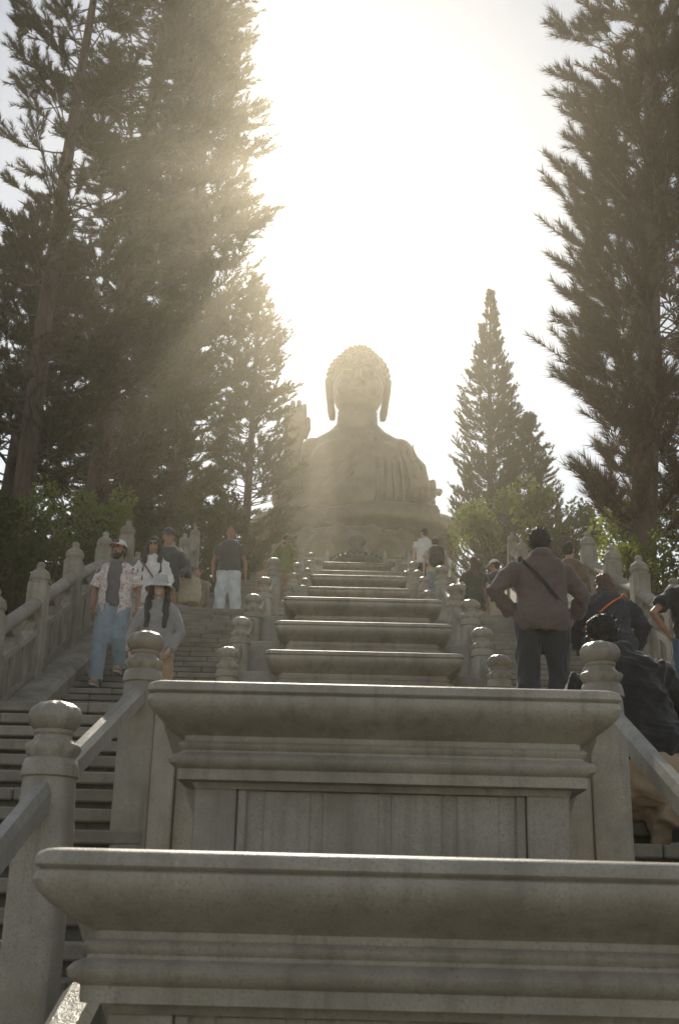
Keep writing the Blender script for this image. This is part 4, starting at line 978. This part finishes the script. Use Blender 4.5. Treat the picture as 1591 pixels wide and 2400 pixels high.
# 11 woman in dark dress
p = Person('woman with long brown hair in short dark dress at the top of the right steps', (2.08, 20.9, 4.75), 6, 1.64, .92, 2, skin=SKIN_B, seed=31)
p.pose(al=((-.27, -.02, 1.14), (-.20, .14, 1.0)), ar=((.27, -.04, 1.13), (.30, .06, .9))); p.body(); p.shirt(C['darkgreen'], .68, .7, .03, .16, name='dress'); p.shoes(C['white']); p.hair(HAIR_B, .22, False, 1.05)
hb = p.blob('handbag', [loft([(-.30, -.02, .86, .05, .10), (-.30, -.02, .98, .06, .12), (-.29, -.02, 1.04, .03, .1)], 18, 3)], C['grey'], .014)
# 12 white-cap visitor, mostly hidden
p = Person('visitor in white cap half hidden behind the mauve sweater shoulder', (2.50, 21.1, 4.75), 10, 1.66, .98, 4, skin=SKIN_A, seed=32, vox=.02)
p.pose(head=(50, 10)); p.body(); p.shirt(C['charcoal'], .86, .6, .026, name='tee'); p.trousers(C['cream']); p.shoes(C['white']); p.hair(HAIR_D); p.cap(C['white'], C['white'])
# 13 man in mauve sweater
p = Person('man in mauve hooded sweater with dark crossbody strap, hand on hip, seen from behind', (1.57, 10.45, 1.67), 2, 1.80, 1.20, 3, skin=SKIN_A, seed=33, vox=.013)
p.pose(al=((-.42, -.03, 1.17), (-.25, .05, .98)), ar=((.37, .02, 1.16), (.33, .20, 1.02)), ll=((-.13, .03, .48), (-.14, -.02, .085)), lr=((.13, .02, .48), (.15, -.02, .085)), head=(-6, 4)); p.body((.6, 1.0), ((1, .3, 0), (-1, 0, .3)))
p.shirt(C['mauve'], .80, 1, .036, .07, .007, 'hooded_sweater', hood=True); p.trousers(JEANS_D, off=.036, flare=.02, amp=.008); p.shoes(C['black']); p.hair(HAIR_D, vol=1.2)
p.strap(.92, 1.50, C['black'], .046, .022)
# 14 woman with bun
p = Person('woman with dark pinned hair, white shorts and black leggings climbing the right steps', L(2.92, 16.2), -8, 1.68, .95, 4, skin=SKIN_A, seed=34)
p.pose(ll=((-.09, .14, .50), (-.09, .10, .13)), lr=((.10, .04, .48), (.10, -.04, .0)), head=(-30, 0)); p.body(); p.shirt(C['brown'], .92, 1, .028, .06, name='jacket'); p.trousers(C['black'], off=.006, amp=.001, name='leggings'); p.trousers(C['white'], .5, .03, name='shorts'); p.shoes(C['white']); p.hair(HAIR_D, bun=True, vol=1.04); p.glasses()
# 15 navy jacket with orange strap
p = Person('person in bulky navy jacket with orange strap, brown hair, climbing on the right', (2.30, 11.1, 1.67), -4, 1.64, 1.22, 14, skin=SKIN_B, seed=35, vox=.014)
p.pose(al=((-.36, .0, 1.14), (-.26, .16, .98)), ar=((.36, .0, 1.14), (.28, .16, .96)), head=(4, 10)); p.body(); p.shirt(C['navy'], .84, 1, .052, .10, .010, 'jacket', hood=True); p.trousers(C['black'], off=.04, flare=.02); p.shoes(C['black']); p.hair(HAIR_B, .10, False, 1.12)
p.strap(1.52, 1.08, C['orange'], .068, .010)
# 16 right-edge visitor, hand on hip
p = Person('visitor in black tee and jeans with hand on hip, cut by the right frame edge', (3.06, 10.95, 1.67), 8, 1.70, 1.05, 4, skin=SKIN_A, seed=36, vox=.014)
p.pose(al=((-.42, -.06, 1.17), (-.22, .06, .99))); p.body((.6, .5), ((1, .2, 0), None)); p.shirt(C['black'], .90, .66, .03, .03, name='tee'); p.trousers(JEANS_M, off=.03); p.shoes(C['white']); p.hair(HAIR_D)
# 17 nearest visitor crouching in dark jacket and khaki trousers
p = Person('nearest visitor in black jacket and khaki trousers crouching on the right steps', L(1.66, 7.35), 8, 1.86, 1.24, 8, -15, skin=SKIN_A, seed=37, vox=.012)
p.pose(al=((-.40, .14, 1.16), (-.34, .42, 1.12)), ar=((.38, .10, 1.14), (.30, .34, 1.02)), ll=((-.22, .40, .50), (-.16, .10, .15)), lr=((.22, .32, .44), (.17, -.04, .085)), head=(8, -4), drop=.40); p.body((.9, .8))
p.shirt(C['black'], .86, 1, .05, .03, .010, 'jacket', hood=True); p.trousers(cloth('cloth_sand', (.38, .285, .185)), off=.07, amp=.014, flare=.055); p.shoes(C['black']); p.hair(HAIR_D, vol=1.12)

# ------------------------------------------------------------------ haze: one even box of air round everything
hv, hf = box(-640, 640, -540, 640, -110, 45)
hz_o = obj('haze', hv, hf, None); tag(hz_o, 'pale backlit haze filling the air', 'haze', None, 'stuff')
hm = bpy.data.materials.new('haze'); hm.use_nodes = True; ht = hm.node_tree; ht.nodes.clear()
ho = ht.nodes.new('ShaderNodeOutputMaterial'); pv = ht.nodes.new('ShaderNodeVolumePrincipled')
pv.inputs['Color'].default_value = (1.0, .94, .78, 1); pv.inputs['Density'].default_value = .00115; pv.inputs['Anisotropy'].default_value = .80
ht.links.new(pv.outputs[0], ho.inputs['Volume']); hz_o.data.materials.append(hm)
hm.cycles.homogeneous_volume = True
